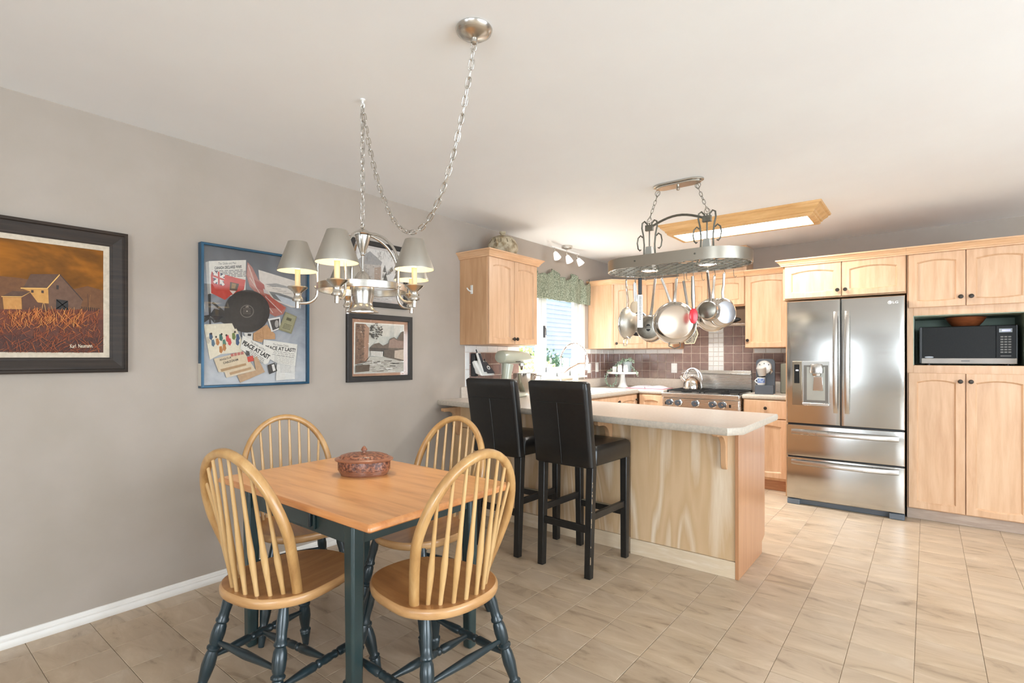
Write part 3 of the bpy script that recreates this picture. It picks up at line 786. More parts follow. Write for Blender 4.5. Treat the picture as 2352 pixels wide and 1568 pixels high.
m = MB(); m.box(FX0+.006, FY+.03, .688, FX1-.006, FY+.07, .70); m.box(FX0+.006, FY+.03, .408, FX1-.006, FY+.07, .418); m.box(2.588, FY+.03, .70, 2.594, FY+.07, 1.74); part('gasket', m, T['blackplastic'], fg)
def vhandle(x, parent):
    mb = MB(); n = 16; w = .036
    rows = []
    for i in range(n+1):
        q = i/n; z = .805 + q*.84; d = .012 + .050*math.sin(math.pi*q)**.6
        rows.append([(x-w/2, FY-d+.016, z), (x-w*.42, FY-d+.004, z), (x, FY-d, z), (x+w*.42, FY-d+.004, z), (x+w/2, FY-d+.016, z), (x, FY-d+.022, z)])
    vs = sum(rows, []); k = 6
    fs = [(i*k+j, i*k+(j+1)%k, (i+1)*k+(j+1)%k, (i+1)*k+j) for i in range(n) for j in range(k)] + [tuple(range(k)), tuple(n*k+j for j in range(k))]
    mb.add(vs, fs); part('handle', mb, T['handle'], parent, sharp=45)
vhandle(2.556, dl); vhandle(2.636, dr)
def hhandle(z, parent):
    mb = MB(); n = 16; h = .045; rows = []
    for i in range(n+1):
        q = i/n; x = 2.226 + q*.75; d = .010 + .045*math.sin(math.pi*q)**.6
        rows.append([(x, FY-d+.014, z-h*.55), (x, FY-d+.002, z-h*.40), (x, FY-d, z), (x, FY-d+.006, z+h*.35), (x, FY-d+.022, z+h*.45), (x, FY-d+.024, z-h*.3)])
    vs = sum(rows, []); k = 6
    fs = [(i*k+j, i*k+(j+1)%k, (i+1)*k+(j+1)%k, (i+1)*k+j) for i in range(n) for j in range(k)] + [tuple(range(k)), tuple(n*k+j for j in range(k))]
    mb.add(vs, fs); part('handle', mb, T['handle'], parent, sharp=45)
hhandle(.632, d1_); hhandle(.372, d2_)
# dispenser (set proud of the curved door by a bezel, recess shade painted dark on a flat plate)
m = MB(); yq = FY+.004
m.box(2.234, yq-.006, .858, 2.308, yq+.02, 1.232); dp = part('control_panel', m, M('dispenser_panel', lin(150,138,120), .15, .8), fg, .002)
m = MB(); m.box(2.250, yq-.008, 1.045, 2.290, yq-.004, 1.205); dsp = part('display', m, T['darkglass'], fg)
m = MB(); m.box(2.262, yq-.0086, 1.150, 2.282, yq-.0075, 1.160); part('display_digits', m, emis('display_glow', (.75,.8,1,1), 2.0), fg)
m = MB(); m.box(2.312, yq-.007, .862, 2.512, yq-.001, 1.232)
al = part('alcove', m, M('alcove_bezel', (.45,.44,.41,1), .3, .9), fg, .001)
m = MB()
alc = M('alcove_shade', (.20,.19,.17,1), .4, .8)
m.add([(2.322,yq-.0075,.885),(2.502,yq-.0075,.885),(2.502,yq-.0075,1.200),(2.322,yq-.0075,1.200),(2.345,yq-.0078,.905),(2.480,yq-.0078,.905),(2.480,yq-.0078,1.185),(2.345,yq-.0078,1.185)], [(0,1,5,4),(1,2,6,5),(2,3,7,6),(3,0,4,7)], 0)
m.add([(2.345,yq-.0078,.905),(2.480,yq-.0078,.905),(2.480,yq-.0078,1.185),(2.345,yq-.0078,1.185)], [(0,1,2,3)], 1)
part('alcove_shade_face', m, [alc, M('alcove_back', (.42,.42,.37,1), .35, .8)], fg, recalc=False)
m = MB(); m.box(2.312, yq-.030, .858, 2.512, yq-.004, .882); part('drip_tray', m, T['handle'], fg, .005)
m = MB(); m.lathe([(.052,0),(.054,.02),(.050,.062),(.040,.075),(.0,.080)], (2.418, yq-.012, 1.135), n=20, sy=.55); m.lathe([(.030,-.02),(.034,0)], (2.418, yq-.010, 1.130), n=16, sy=.5); part('spout', m, T['handle'], fg)
m = MB(); m.hexa([(2.392,yq-.016,.985),(2.468,yq-.016,.985),(2.468,yq-.008,.985),(2.392,yq-.008,.985),(2.398,yq-.030,1.105),(2.462,yq-.030,1.105),(2.462,yq-.010,1.105),(2.398,yq-.010,1.105)]); part('paddle', m, T['handle'], fg, .003)
m = MB()
m.hexa([(FX0+.004,FY+.05,0),(FX1-.004,FY+.05,0),(FX1-.004,FY+.3,0),(FX0+.004,FY+.3,0),(FX0+.004,FY+.035,.048),(FX1-.004,FY+.035,.048),(FX1-.004,FY+.3,.048),(FX0+.004,FY+.3,.048)])
m.box(FX0+.002, FY+.006, 0.0, FX0+.10, FY+.06, .046); m.box(FX1-.10, FY+.006, 0.0, FX1-.002, FY+.06, .046)
part('base_grille', m, M('grille_grey', lin(96,104,112), .45), fg, .006)
m = MB(); yl_ = FY + .003*.55
m.lathe([(0,0),(.0135,0),(.0135,.0012),(0,.0012)], (2.918, yl_-.001, 1.697), (0,-1,0), 20); put_text(m, 'LG', lambda a, b: (2.936+.036*a, yl_-.0016, 1.688+.018*b), 0, .02)
m.tube([(2.918-.007, yl_-.003, 1.703),(2.918-.007,yl_-.003,1.690),(2.918+.004,yl_-.003,1.690)], .0012, 5, mi=1)
part('badge', m, [T['whiteplastic'], T['dkgrey']], fg, recalc=False)

# ------------------------------------------------------------------ range
RX0, RX1, RY = .935, 1.722, 5.365
rg = thing('gas_range', 'stainless gas range with five black knobs and a tall back guard', 'range', (1.33, 5.7, 0))
m = MB(); m.box(RX0, RY+.012, .10, RX1, 6.0, .845); m.box(RX0+.02, RY+.05, 0, RX1-.02, 5.95, .10); part('body', m, T['steel'], rg, .003)
m = MB(); m.box(RX0, RY-.02, .845, RX1, 6.0, .895); part('cooktop', m, T['steel'], rg, .006, 3)
m = MB(); m.box(RX0+.012, RY-.004, .715, RX1-.012, RY+.014, .842); part('control_panel', m, T['steel'], rg, .003)
m = MB(); m.box(RX0+.02, RY-.012, .18, RX1-.02, RY+.012, .70); dd = part('oven_door', m, T['steel'], rg, .004)
m = MB(); m.tube([(RX0+.06,RY-.05,.655),(RX1-.06,RY-.05,.655)], .012, 10); m.box(RX0+.07,RY-.05,.645,RX0+.09,RY-.01,.665); m.box(RX1-.09,RY-.05,.645,RX1-.07,RY-.01,.665); part('handle', m, T['handle'], dd)
for xk in (1.019, 1.113, 1.29, 1.462, 1.555):
    mb = MB(); mb.lathe([(.040,0),(.040,.006),(.034,.012),(.032,.012)], (xk, RY-.004, .795), (0,-1,0), 20, 0); mb.lathe([(.030,.010),(.030,.030),(.026,.036),(0,.036)], (xk, RY-.004, .795), (0,-1,0), 20, 1)
    mb.add([(xk+.004,RY-.0408,.797),(xk+.016,RY-.0408,.789),(xk+.018,RY-.0408,.796),(xk+.008,RY-.0408,.804)], [(0,1,2,3)], 0)
    part('knob', mb, [T['chrome'], T['dkgrey']], rg)
m = MB(); m.box(.968, RY-.006, .770, .988, RY-.003, .800); part('switch', m, T['blackplastic'], rg)
m = MB(); m.box(1.620, RY-.006, .770, 1.640, RY-.003, .800); part('switch', m, T['blackplastic'], rg)
m = MB(); m.box(RX0+.005, 5.975, .895, RX1-.045, 6.0, 1.08); m.box(RX0+.005, 5.90, 1.085, RX1-.04, 6.0, 1.092); m.hexa([(RX0+.005,5.975,1.08),(RX1-.045,5.975,1.08),(RX1-.045,6.0,1.08),(RX0+.005,6.0,1.08),(RX0+.005,5.955,1.122),(RX1-.045,5.955,1.122),(RX1-.045,6.0,1.122),(RX0+.005,6.0,1.122)]); part('back_guard', m, T['steel'], rg, .003)
for gx in (1.135, 1.52):
    mb = MB()
    for dx in (-.17, 0, .17): mb.beam((gx+dx,5.44,.915),(gx+dx,5.93,.915), .012, .014)
    for dy in (5.45, 5.58, 5.685, 5.80, 5.92): mb.beam((gx-.17,dy,.915),(gx+.17,dy,.915), .012, .014)
    for dx in (-.17,.17):
        for dy in (5.45,5.92): mb.box(gx+dx-.007,dy-.007,.8955,gx+dx+.007,dy+.007,.91)
    part('grate', mb, T['black'], rg, .002)
    for dy in (5.54, 5.82):
        mb = MB(); mb.lathe([(.055,0),(.055,.006),(.035,.008),(.035,.014),(0,.015)], (gx, dy, .8952), n=20); part('burner', mb, T['black'], rg)

# ------------------------------------------------------------------ kettle, coffee machine, mug, tray
kt = thing('kettle', 'polished stainless kettle with a hoop handle on the range', 'kettle', (1.13, 5.72, .9225))
kc = (1.135, 5.72, .9225)
m = MB(); m.lathe([(0,0),(.095,0),(.100,.006),(.100,.030),(.092,.070),(.072,.105),(.045,.128),(.040,.130),(0,.131)], kc, n=28); part('body', m, T['pansteel'], kt)
m = MB(); m.lathe([(0,.150),(.010,.150),(.013,.142),(.006,.136),(.034,.133),(.040,.129)], kc, n=18); part('lid', m, T['pansteel'], kt)
m = MB(); m.tube([Vector(kc)+Vector((-.078*1.0,-.02,.085)),Vector(kc)+Vector((-.105,-.03,.115)),Vector(kc)+Vector((-.118,-.034,.140))], [.022,.017,.013], 12); part('spout', m, T['pansteel'], kt)
m = MB(); m.tube([Vector(kc)+Vector((.095*math.cos(math.pi*k/14),.03*math.cos(math.pi*k/14),.09+.135*math.sin(math.pi*k/14))) for k in range(15)], .007, 8); m.tube([Vector(kc)+Vector((.06*math.cos(math.pi*k/10),.02*math.cos(math.pi*k/10),.125+.10*math.sin(math.pi*k/10))) for k in range(11)], .005, 8); part('handle', m, T['chrome'], kt)
cm = thing('coffee_machine', 'grey and black capsule coffee machine with silver head beside the range', 'coffee machine', (1.88, 5.62, .905))
def rot2(pts, c, a): return [(c[0]+(x*math.cos(a)-y*math.sin(a)), c[1]+(x*math.sin(a)+y*math.cos(a)), z) for x, y, z in pts]
ccx, ccy, ca = 1.885, 5.66, .18
def cprism(mb, pts_yz_or_xz, plane, a, b, mi=0):
    if plane == 'x':   # profile in (y,z), extruded along x
        p0 = rot2([(a, y, z) for y, z in pts_yz_or_xz], (ccx, ccy), ca); p1 = rot2([(b, y, z) for y, z in pts_yz_or_xz], (ccx, ccy), ca)
    else:
        p0 = rot2([(x, a, z) for x, z in pts_yz_or_xz], (ccx, ccy), ca); p1 = rot2([(x, b, z) for x, z in pts_yz_or_xz], (ccx, ccy), ca)
    n = len(p0); mb.add(p0+p1, [tuple(range(n)), tuple(range(n, 2*n))[::-1]]+[(i,(i+1)%n,n+(i+1)%n,n+i) for i in range(n)], mi)
rr_ = [(-.085,.9056),(.085,.9056),(.085,1.205)] + [(.085-.035+.035*math.cos(a*math.pi/12),1.215+.035*math.sin(a*math.pi/12)) for a in range(7)] + [(-.085+.035-.035*math.sin(a*math.pi/12),1.215+.035*math.cos(a*math.pi/12)) for a in range(7)]
m = MB(); cprism(m, rr_, 'y', .0, .055); part('back_column', m, T['dkgrey'], cm, .002)
m = MB(); cprism(m, [(x*1.0, z) for x, z in rr_], 'y', .056, .13); part('water_tank', m, T['blackplastic'], cm, .002)
m = MB(); cprism(m, [(-.09,.9056),(.075,.9056),(.075,.992),(-.09,.992)], 'y', -.115, .0); part('drip_base', m, T['dkgrey'], cm, .003)
m = MB(); hc = rot2([(-.01,-.005,1.165)], (ccx,ccy), ca)[0]; ha = (math.sin(ca), -math.cos(ca), 0)
m.lathe([(.070,0),(.070,.020),(.062,.034),(.035,.040),(0,.041)], hc, ha, 28); T['silverp'] = M('silver_plastic', lin(206,205,200), .32, .35); part('silver_head', m, T['silverp'], cm)
m = MB(); h2 = rot2([(-.03,-.055,1.115)], (ccx,ccy), ca)[0]; m.lathe([(.034,-.03),(.040,0),(.046,.05),(.035,.06),(0,.06)], h2, (-.1,-.2,1), 20); part('capsule_spout', m, T['silverp'], cm)
m = MB(); h3 = rot2([(-.02,-.055,1.072)], (ccx,ccy), ca)[0]; m.lathe([(.014,-.012),(.020,.016)], h3, n=12); part('nozzle', m, T['blackplastic'], cm)
m = MB(); h4 = rot2([(.045,-.03,1.105),(.06,-.05,1.13),(.045,-.055,1.15)], (ccx,ccy), ca); m.tube(h4, [.010,.008,.006], 8); part('lever', m, T['handle'], cm)
m = MB(); q = rot2([(-.05,-.0415,1.195),(-.01,-.0415,1.205),(.03,-.0415,1.195)], (ccx,ccy), ca)
for p_ in q:
    m = MB(); m.lathe([(0,0),(.006,0),(.006,.004),(0,.005)], p_, ha, 10); part('button', m, T['dkgrey'], cm)
mg = thing('coffee_mug', 'white mug with a blue photo print on the coffee machine', 'mug', (1.80, 5.61, .9925))
mc = rot2([(-.035,-.062,.9925)], (ccx,ccy), ca)[0]
m = MB(); m.lathe([(0,0),(.030,0),(.036,.008),(.037,.075),(.034,.075),(.032,.012),(0,.010)], mc, n=24); part('body', m, T['white'], mg)
m = MB(); m.surf(lambda a, b: Vector(mc)+Vector((.0375*math.cos(-2.6+a*2.3), .0375*math.sin(-2.6+a*2.3), .022+.046*b)), 14, 1); part('print', m, M('blue_mug_print', lin(60,90,165), .3, 0, lin(170,190,205), 60.0), mg, recalc=False)
m = MB(); m.tube([Vector(mc)+Vector((-.034-.022*math.sin(math.pi*k/8), -.006, .018+.045*k/8)) for k in range(9)], .005, 8); part('handle', m, T['white'], mg)
m = MB(); m.box(1.99, 5.80, .9055, 2.12, 6.02, 1.205); single('bread_box', m, M('olive_grey_metal', lin(150,148,132), .4, .5), 'olive grey metal box standing behind the coffee machine', 'box', (2.05, 5.9, .9055), .008)

# ------------------------------------------------------------------ microwave and bowl in the niche
mw = thing('microwave_oven', 'black microwave with a silver lower band in the pantry niche', 'microwave', (3.39, 5.5, 1.2055))
MX0, MX1, MY = 3.118, 3.660, 5.295
m = MB()
for x in (MX0+.04, MX1-.04):
    for y in (MY+.05, 5.72): m = MB(); m.lathe([(.012,0),(.012,.012)], (x, y, 1.2055), n=10); part('foot', m, T['blackplastic'], mw)
m = MB(); m.box(MX0-.02, MY+.012, 1.2175, MX1+.01, 5.78, 1.507); part('case', m, T['blackplastic'], mw, .004)
m = MB(); m.box(MX0, MY, 1.262, 3.548, MY+.012, 1.503); part('door', m, M('microwave_window', lin(16,16,16), .4, 0, lin(26,26,24), 300.0, spec=.2), mw, .002)
m = MB(); m.box(3.550, MY, 1.262, MX1, MY+.012, 1.503); part('control_panel', m, M('microwave_panel', lin(18,18,18), .4, spec=.2), mw, .002)
m = MB(); m.box(MX0-.006, MY-.004, 1.2175, MX1+.004, MY+.012, 1.260); part('silver_band', m, M('silver_paint', lin(168,160,152), .5, .3), mw, .003)
m = MB(); m.box(3.566, MY-.002, 1.452, 3.638, MY, 1.480); part('display_bezel', m, M('bezel_silver', lin(170,178,182), .5), mw)
m = MB(); m.box(3.582, MY-.003, 1.460, 3.628, MY-.0022, 1.472); part('display', m, emis('blue_display', (.06,.08,.9,1), .9), mw)
m = MB()
for r_ in range(7):
    for c_ in range(3): m.box(3.574+c_*.021, MY-.0012, 1.300+r_*.019, 3.590+c_*.021, MY, 1.310+r_*.019)
m.box(3.574, MY-.0012, 1.274, 3.632, MY, 1.280)
part('keypad', m, M('keypad_grey', lin(120,118,114), .5), mw)
m = MB(); m.box(3.352, MY-.0055, 1.237, 3.402, MY-.004, 1.242); part('badge', m, T['dkgrey'], mw)
m = MB(); m.lathe([(0,0),(.028,0),(.022,.001),(0,.001)], (3.160, MY-.0005, 1.268), (0,-1,0), 16, sy=.25); part('door_label', m, M('label_silver', lin(180,184,190), .4), mw)
m = MB(); m.lathe([(0,0),(.075,0),(.080,.004),(.105,.035),(.128,.074),(.122,.074),(.098,.038),(.070,.010),(0,.008)], (3.385, 5.47, 1.5075), n=32)
single('wooden_bowl', m, wood('bowl_wood', lin(150,84,48), lin(132,70,38), lin(108,54,28), (8,8,30), .35, .3), 'round reddish brown wooden bowl on top of the microwave', 'bowl', (3.385, 5.47, 1.5075))

# ------------------------------------------------------------------ stand mixer
mx_ = thing('stand_mixer', 'sage green stand mixer on the worktop by the tiled wall', 'mixer', (.27, 3.62, .918))
T['mix'] = M('sage_enamel', lin(176,178,160), .28, 0, lin(170,172,154), 4.0, coat=.4)
zc0 = ztop(.15)
m = MB(); m.prism([(.27+.085*math.cos(a)*1.0, 3.66+.17*math.sin(a), zc0+.0005) for a in [i*math.pi/12 for i in range(24)]], (0,0,.035)); part('base', m, T['mix'], mx_, .010, 3)
m = MB()
for k in range(1): m.tube([(.27,3.545,zc0+.03),(.27,3.545,zc0+.12),(.27,3.555,zc0+.20),(.27,3.57,zc0+.29)], [.058,.045,.043,.052], 20)
part('column', m, T['mix'], mx_)
def mhead(a, b):
    t = a; y = 3.43 + .42*t; w = (.02+.062*math.sin(math.pi*min(1,t*1.02+.02))**.42) if t < .98 else .045
    th = 2*math.pi*b; return Vector((.27 + w*math.cos(th), y, 1.272 + (w*.92)*math.sin(th) - .004*t))
m = MB(); pr_ = []
for i in range(15):
    t = i/14; pr_.append((.072*min(1, (max(0, 1-((t-.12)/.12)**2)**.5 if t < .12 else 1))*(1-.22*max(0,(t-.6)/.4)**2), t*.41))
pr_[0] = (0, 0)
m.lathe(pr_ + [(.052,.412),(0,.414)], (.27, 3.44, 1.272), (0,1,-.02), 24, sx=.95, sy=.80); part('motor_head', m, T['mix'], mx_)
m = MB(); m.lathe([(.016,0),(.018,.02),(.018,.045),(.014,.05),(0,.05)], (.27, 3.852, 1.285), (0,1,0), 16); part('attachment_knob', m, T['blackplastic'], mx_)
m = MB(); m.box(.335, 3.60, 1.226, .342, 3.66, 1.232); part('speed_lever', m, T['blackplastic'], mx_)
m = MB(); m.lathe([(.030,0),(.030,.02),(.020,.022),(.010,.06)], (.27,3.77,1.212), (0,0,-1), 16); part('beater_shaft', m, T['chrome'], mx_)
m = MB(); m.lathe([(0,.004),(.05,.004),(.055,.02),(.095,.07),(.108,.13),(.110,.17),(.114,.172),(.104,.17),(.09,.075),(0,.02)], (.30,3.78,zc0+.036), n=28); mbw = part('mixing_bowl', m, T['pansteel'], mx_)
m = MB(); m.tube([(.40,3.80,zc0+.19),(.45,3.815,zc0+.185),(.452,3.815,zc0+.12),(.39,3.80,zc0+.11)], .008, 8); part('handle', m, T['chrome'], mbw)
m = MB(); m.box(.16, 3.55, zc0+.0005, .48, 3.96, zc0+.012)
m = None
# ------------------------------------------------------------------ cordless phone on the tiled wall
ph = thing('cordless_phone', 'white answering phone on its black bracket against the brown tiles', 'phone', (.05, 3.45, 1.11))
m = MB(); m.box(.010, 3.375, 1.10, .055, 3.425, 1.30); part('wall_bracket', m, T['blackplastic'], ph, .006)
m = MB(); m.hexa([(.05,3.39,1.125),(.125,3.39,1.105),(.125,3.575,1.105),(.05,3.575,1.125),(.035,3.36,1.225),(.062,3.36,1.24),(.062,3.515,1.24),(.035,3.515,1.225)]); part('base', m, T['whiteplastic'], ph, .008, 3)
m = MB(); m.hexa([(.128,3.465,1.125),(.130,3.465,1.13),(.130,3.56,1.13),(.128,3.56,1.125),(.072,3.455,1.222),(.074,3.455,1.226),(.074,3.515,1.226),(.072,3.515,1.222)]); part('keypad', m, T['dkgrey'], ph)
m = MB(); m.lathe([(.019,0),(.019,.003),(.011,.003),(.011,0)], (.107,3.50,1.175), (.86,0,.5), 20, closed=True); part('dial_ring', m, T['whiteplastic'], ph)
m = MB(); m.hexa([(.10,3.405,1.135),(.135,3.405,1.13),(.135,3.455,1.13),(.10,3.455,1.135),(.060,3.382,1.30),(.082,3.382,1.31),(.082,3.425,1.31),(.060,3.425,1.30)]); hs_ = part('handset', m, T['whiteplastic'], ph, .006)
m = MB(); m.hexa([(.1365,3.411,1.14),(.1375,3.411,1.14),(.1375,3.449,1.14),(.1365,3.449,1.14),(.0835,3.388,1.302),(.0845,3.388,1.302),(.0845,3.420,1.302),(.0835,3.420,1.302)]); part('handset_keys', m, T['dkgrey'], ph)
m = MB(); m.cyl((.07,3.395,1.30),(.062,3.388,1.335), .006, .005, 8); m.cyl((.066,3.50,1.222),(.062,3.496,1.252), .007, .005, 8); part('antenna', m, T['blackplastic'], ph)

# ------------------------------------------------------------------ wall plates
def plate(label, c, side, w=.072, h=.115):
    t = thing('outlet_plate' if 'outlet' in label else 'switch_plate', label, 'outlet' if 'outlet' in label else 'switch', c)
    mb = MB(); mb2 = MB(); x, y, z = c
    if side == 'l':
        mb.box(x, y-w/2, z-h/2, x+.006, y+w/2, z+h/2); mb2.box(x+.006, y-w*.22, z-h*.28, x+.009, y+w*.22, z+h*.28)
    else:
        mb.box(x-w/2, y-.006, z-h/2, x+w/2, y, z+h/2); mb2.box(x-w*.22, y-.009, z-h*.28, x+w*.22, y-.006, z+h*.28)
    part('cover', mb, T['whiteplastic'], t, .003); part('insert', mb2, T['white'], t, .002)
plate('white outlet plate on the brown tiles behind the kettle', (.802, YB-.0095, 1.139), 'b')
plate('white switch plate on the brown tiles nearer the window', (.0095, 5.425, 1.138), 'l')
plate('white switch plate on the brown tiles nearer the corner', (.0095, 5.612, 1.147), 'l')
plate('white outlet plate on the brown tiles behind the mixer', (.0095, 3.84, 1.17), 'l', .09, .125)

# ------------------------------------------------------------------ soap bottle, sill things
sp = thing('soap_bottle', 'clear soap pump bottle with yellow liquid beside the sink', 'bottle', (.13, 4.93, CT+.0105))
m = MB(); m.lathe([(0,0),(.030,0),(.032,.006),(.031,.12),(.022,.145),(.014,.152),(0,.153)], (.128,4.93,CT+.0105), n=18); part('body', m, M('pale_yellow_soap', lin(240,236,196), .15), sp)
m = MB(); m.lathe([(.014,0),(.014,.02),(.006,.022),(.006,.045),(.013,.046),(.013,.056),(0,.057)], (.128,4.93,CT+.163), n=14); m.tube([(.128,4.93,CT+.214),(.15,4.90,CT+.216),(.158,4.888,CT+.206)], .005, 8); part('pump', m, T['whiteplastic'], sp)
m = MB(); m.lathe([(0,0),(.05,0),(.055,.004),(.06,.04),(.056,.04),(.05,.008),(0,.006)], (-.012,4.87,WZ0+.0035), n=24, sx=.8); single('sill_dish', m, T['white'], 'low white dish on the window sill', 'dish', (-.012,4.87,WZ0+.0035))
m = MB(); m.lathe([(0,0),(.042,0),(.044,.01),(.044,.19),(.038,.20),(0,.201)], (-.005,5.12,WZ0+.0035), n=24); single('paper_towel_roll', m, T['white'], 'white paper towel roll standing on the window sill', 'paper towel', (-.005,5.12,WZ0+.0035))

# ------------------------------------------------------------------ cake stand group
ck = thing('cake_stand', 'white pedestal cake stand on the worktop corner', 'cake stand', (.31, 5.70, CT))
cc = (.31, 5.70, CT+.0005)
m = MB(); m.lathe([(0,0),(.062,0),(.060,.008),(.045,.03),(.034,.07),(.028,.12),(.030,.16),(.0,.16)], cc, n=28); part('pedestal', m, T['white'], ck)
m = MB(); m.lathe([(0,.160),(.170,.160),(.182,.163),(.184,.183),(.178,.184),(.174,.176),(0,.175)], cc, n=40); part('plate', m, T['white'], ck)
zp = CT+.0005+.1768
pp = thing('potted_string_plant', 'trailing pale green plant in a grey pot on the cake stand', 'plant', (.335, 5.745, zp))
m = MB(); m.lathe([(0,0),(.045,0),(.048,.01),(.060,.13),(.056,.13),(.046,.12),(0,.118)], (.335,5.765,zp), n=24); part('pot', m, M('grey_ceramic', lin(182,190,190), .5), pp)
rng = random.Random(3); m = MB(); m2 = MB()
def trail(pts, n):
    P2 = [Vector(p) for p in pts]
    for k in range(n):
        q = k/(n-1)*(len(P2)-1); i = min(int(q), len(P2)-2); c = P2[i].lerp(P2[i+1], q-i) + Vector((rng.uniform(-1,1),rng.uniform(-1,1),rng.uniform(-1,1)))*.010
        d = Vector((rng.uniform(-1,1),rng.uniform(-1,1),rng.uniform(-.7,.7))).normalized(); e = d.orthogonal().normalized(); L = rng.uniform(.010,.019); w = L*.42; nn_ = d.cross(e)*.003
        m.add([c, c+d*L*.5+e*w+nn_, c+d*L, c+d*L*.5-e*w+nn_], [(0,1,2,3)])
    m2.tube(P2, .0015, 4)
top = (.335,5.765,zp+.135)
for k in range(16):
    a = k*.4; trail([top, (.335+.05*math.cos(a),5.765+.05*math.sin(a),zp+.15+.02*math.sin(k)), (.335+.085*math.cos(a),5.765+.085*math.sin(a),zp+.12)], 12)
trail([top,(.27,5.73,zp+.13),(.20,5.69,zp+.06),(.14,5.66,zp+.01),(.115,5.65,zp-.05),(.11,5.645,zp-.11),(.14,5.65,zp-.155),(.20,5.65,zp-.160),(.245,5.65,zp-.12),(.255,5.65,zp-.05),(.25,5.645,zp-.01)], 190)
trail([top,(.25,5.72,zp+.11),(.19,5.68,zp+.04),(.16,5.66,zp+.015)], 60); trail([top,(.27,5.70,zp+.10),(.22,5.66,zp+.03)], 50)
trail([top,(.40,5.74,zp+.08),(.45,5.71,zp+.03),(.49,5.69,zp+.005),(.505,5.685,zp-.03)], 70)
part('leaves', m, M('pale_succulent_leaf', lin(176,206,184), .5, 0, lin(196,220,200), 40.0), pp, recalc=False)['kind'] = 'stuff'
part('stems', m2, M('succulent_stem', lin(120,150,110), .6), pp)
pm_eye = M('owl_eye', lin(196,176,150), .4)
def owl(label, x, y):
    t = thing('owl_shaker', label, 'shaker', (x, y, zp)); mb = MB()
    mb.lathe([(0,0),(.024,0),(.028,.012),(.030,.035),(.026,.058),(.025,.072),(.024,.082),(.014,.088),(0,.089)], (x,y,zp), n=20); part('body', mb, T['white'], t)
    mb = MB()
    for s in (-1,1):
        mb = MB(); mb.lathe([(.008,0),(0,.016)], (x+s*.015,y,zp+.083), n=8); part('ear', mb, T['white'], t)
        mb = MB(); mb.ell((x+s*.009+.008,y-.022,zp+.068), .006,.004,.006,8,6); part('eye', mb, pm_eye, t)
owl('white ceramic owl shaker beside the small white box on the cake stand', .315, 5.615); owl('white ceramic owl shaker beside the trailing leaf tip on the cake stand', .385, 5.625)
m = MB(); m.box(.225,5.60,zp,.275,5.65,zp+.07); single('trinket_box', m, M('pale_grey_box', lin(214,214,208), .5), 'small pale grey box beside the owl shakers on the cake stand', 'box', (.25,5.62,zp), .004)
# open book
bk = thing('open_book', 'open book with pink cover lying on the worktop', 'book', (.62, 5.72, CT))
m = MB(); m.box(.40,5.60,CT+.0005,.86,5.86,CT+.004); part('cover', m, M('pink_cover', lin(214,90,130), .5), bk, .001)
for s, nm in ((-1,'left'),(1,'right')):
    def pg(a, b, s=s): return Vector((.63+s*(.004+a*.215), 5.61+b*.24, CT+.006+.030*math.sin(math.pi*min(1,a*1.15+.05))**.8*(1-a*.55)))
    mb = MB(); mb.surf(pg, 14, 2)
    bb_ = [tuple(q) for q in mb.v]; mb.add([(x,y,CT+.0042) for x,y,z in bb_], [f for f in mb.f]); n_ = 15
    for i in range(14):
        mb.f.append((i*3, (i+1)*3, 45+(i+1)*3, 45+i*3)); mb.m.append(0); mb.f.append((i*3+2, 45+i*3+2, 45+(i+1)*3+2, (i+1)*3+2)); mb.m.append(0)
    part('page_block', mb, M('page_paper', lin(240,236,240), .6), bk)
m = MB(); m.box(.55,5.50,CT+.0005,.62,5.505,CT+.001); m = None

# ------------------------------------------------------------------ jar on the wall cabinet
jr = thing('pottery_jar', 'brown and cream stoneware lidded jar on the wall cabinet', 'jar', (.20, 3.585, 2.1055))
T['stone'] = M('speckled_stoneware', lin(196,184,158), .5, 0, lin(140,120,88), 16.0, .40, .62, bmp=(30.0,.3,.004))
m = MB(); m.lathe([(0,0),(.08,0),(.085,.01),(.120,.06),(.138,.11),(.136,.15),(.110,.195),(.090,.205),(0,.206)], (.20,3.585,2.1055), n=32); part('body', m, T['stone'], jr)
m = MB(); m.lathe([(.100,.200),(.104,.206),(.085,.220),(.040,.236),(.020,.240),(.018,.250),(.030,.262),(.028,.272),(0,.276)], (.20,3.585,2.1055), n=28); part('lid', m, T['stone'], jr)
m = MB(); m.tube([(.24,3.46,2.225),(.255,3.445,2.25),(.25,3.445,2.285),(.225,3.465,2.30)], .012, 8); part('handle', m, T['stone'], jr)
m = MB()
for k in range(5):
    a = -1.9+k*.45; m.tube([(.20+.113*math.cos(a)*(1 if q else .98)*(1+.18*math.sin(math.pi*q)),3.585+.113*math.sin(a)*(1+.18*math.sin(math.pi*q)),2.1055+.19-.11*q) for q in (0,.25,.5,.75,1)], .004, 6)
part('vine_relief', m, M('vine_brown', lin(110,92,66), .6), jr)

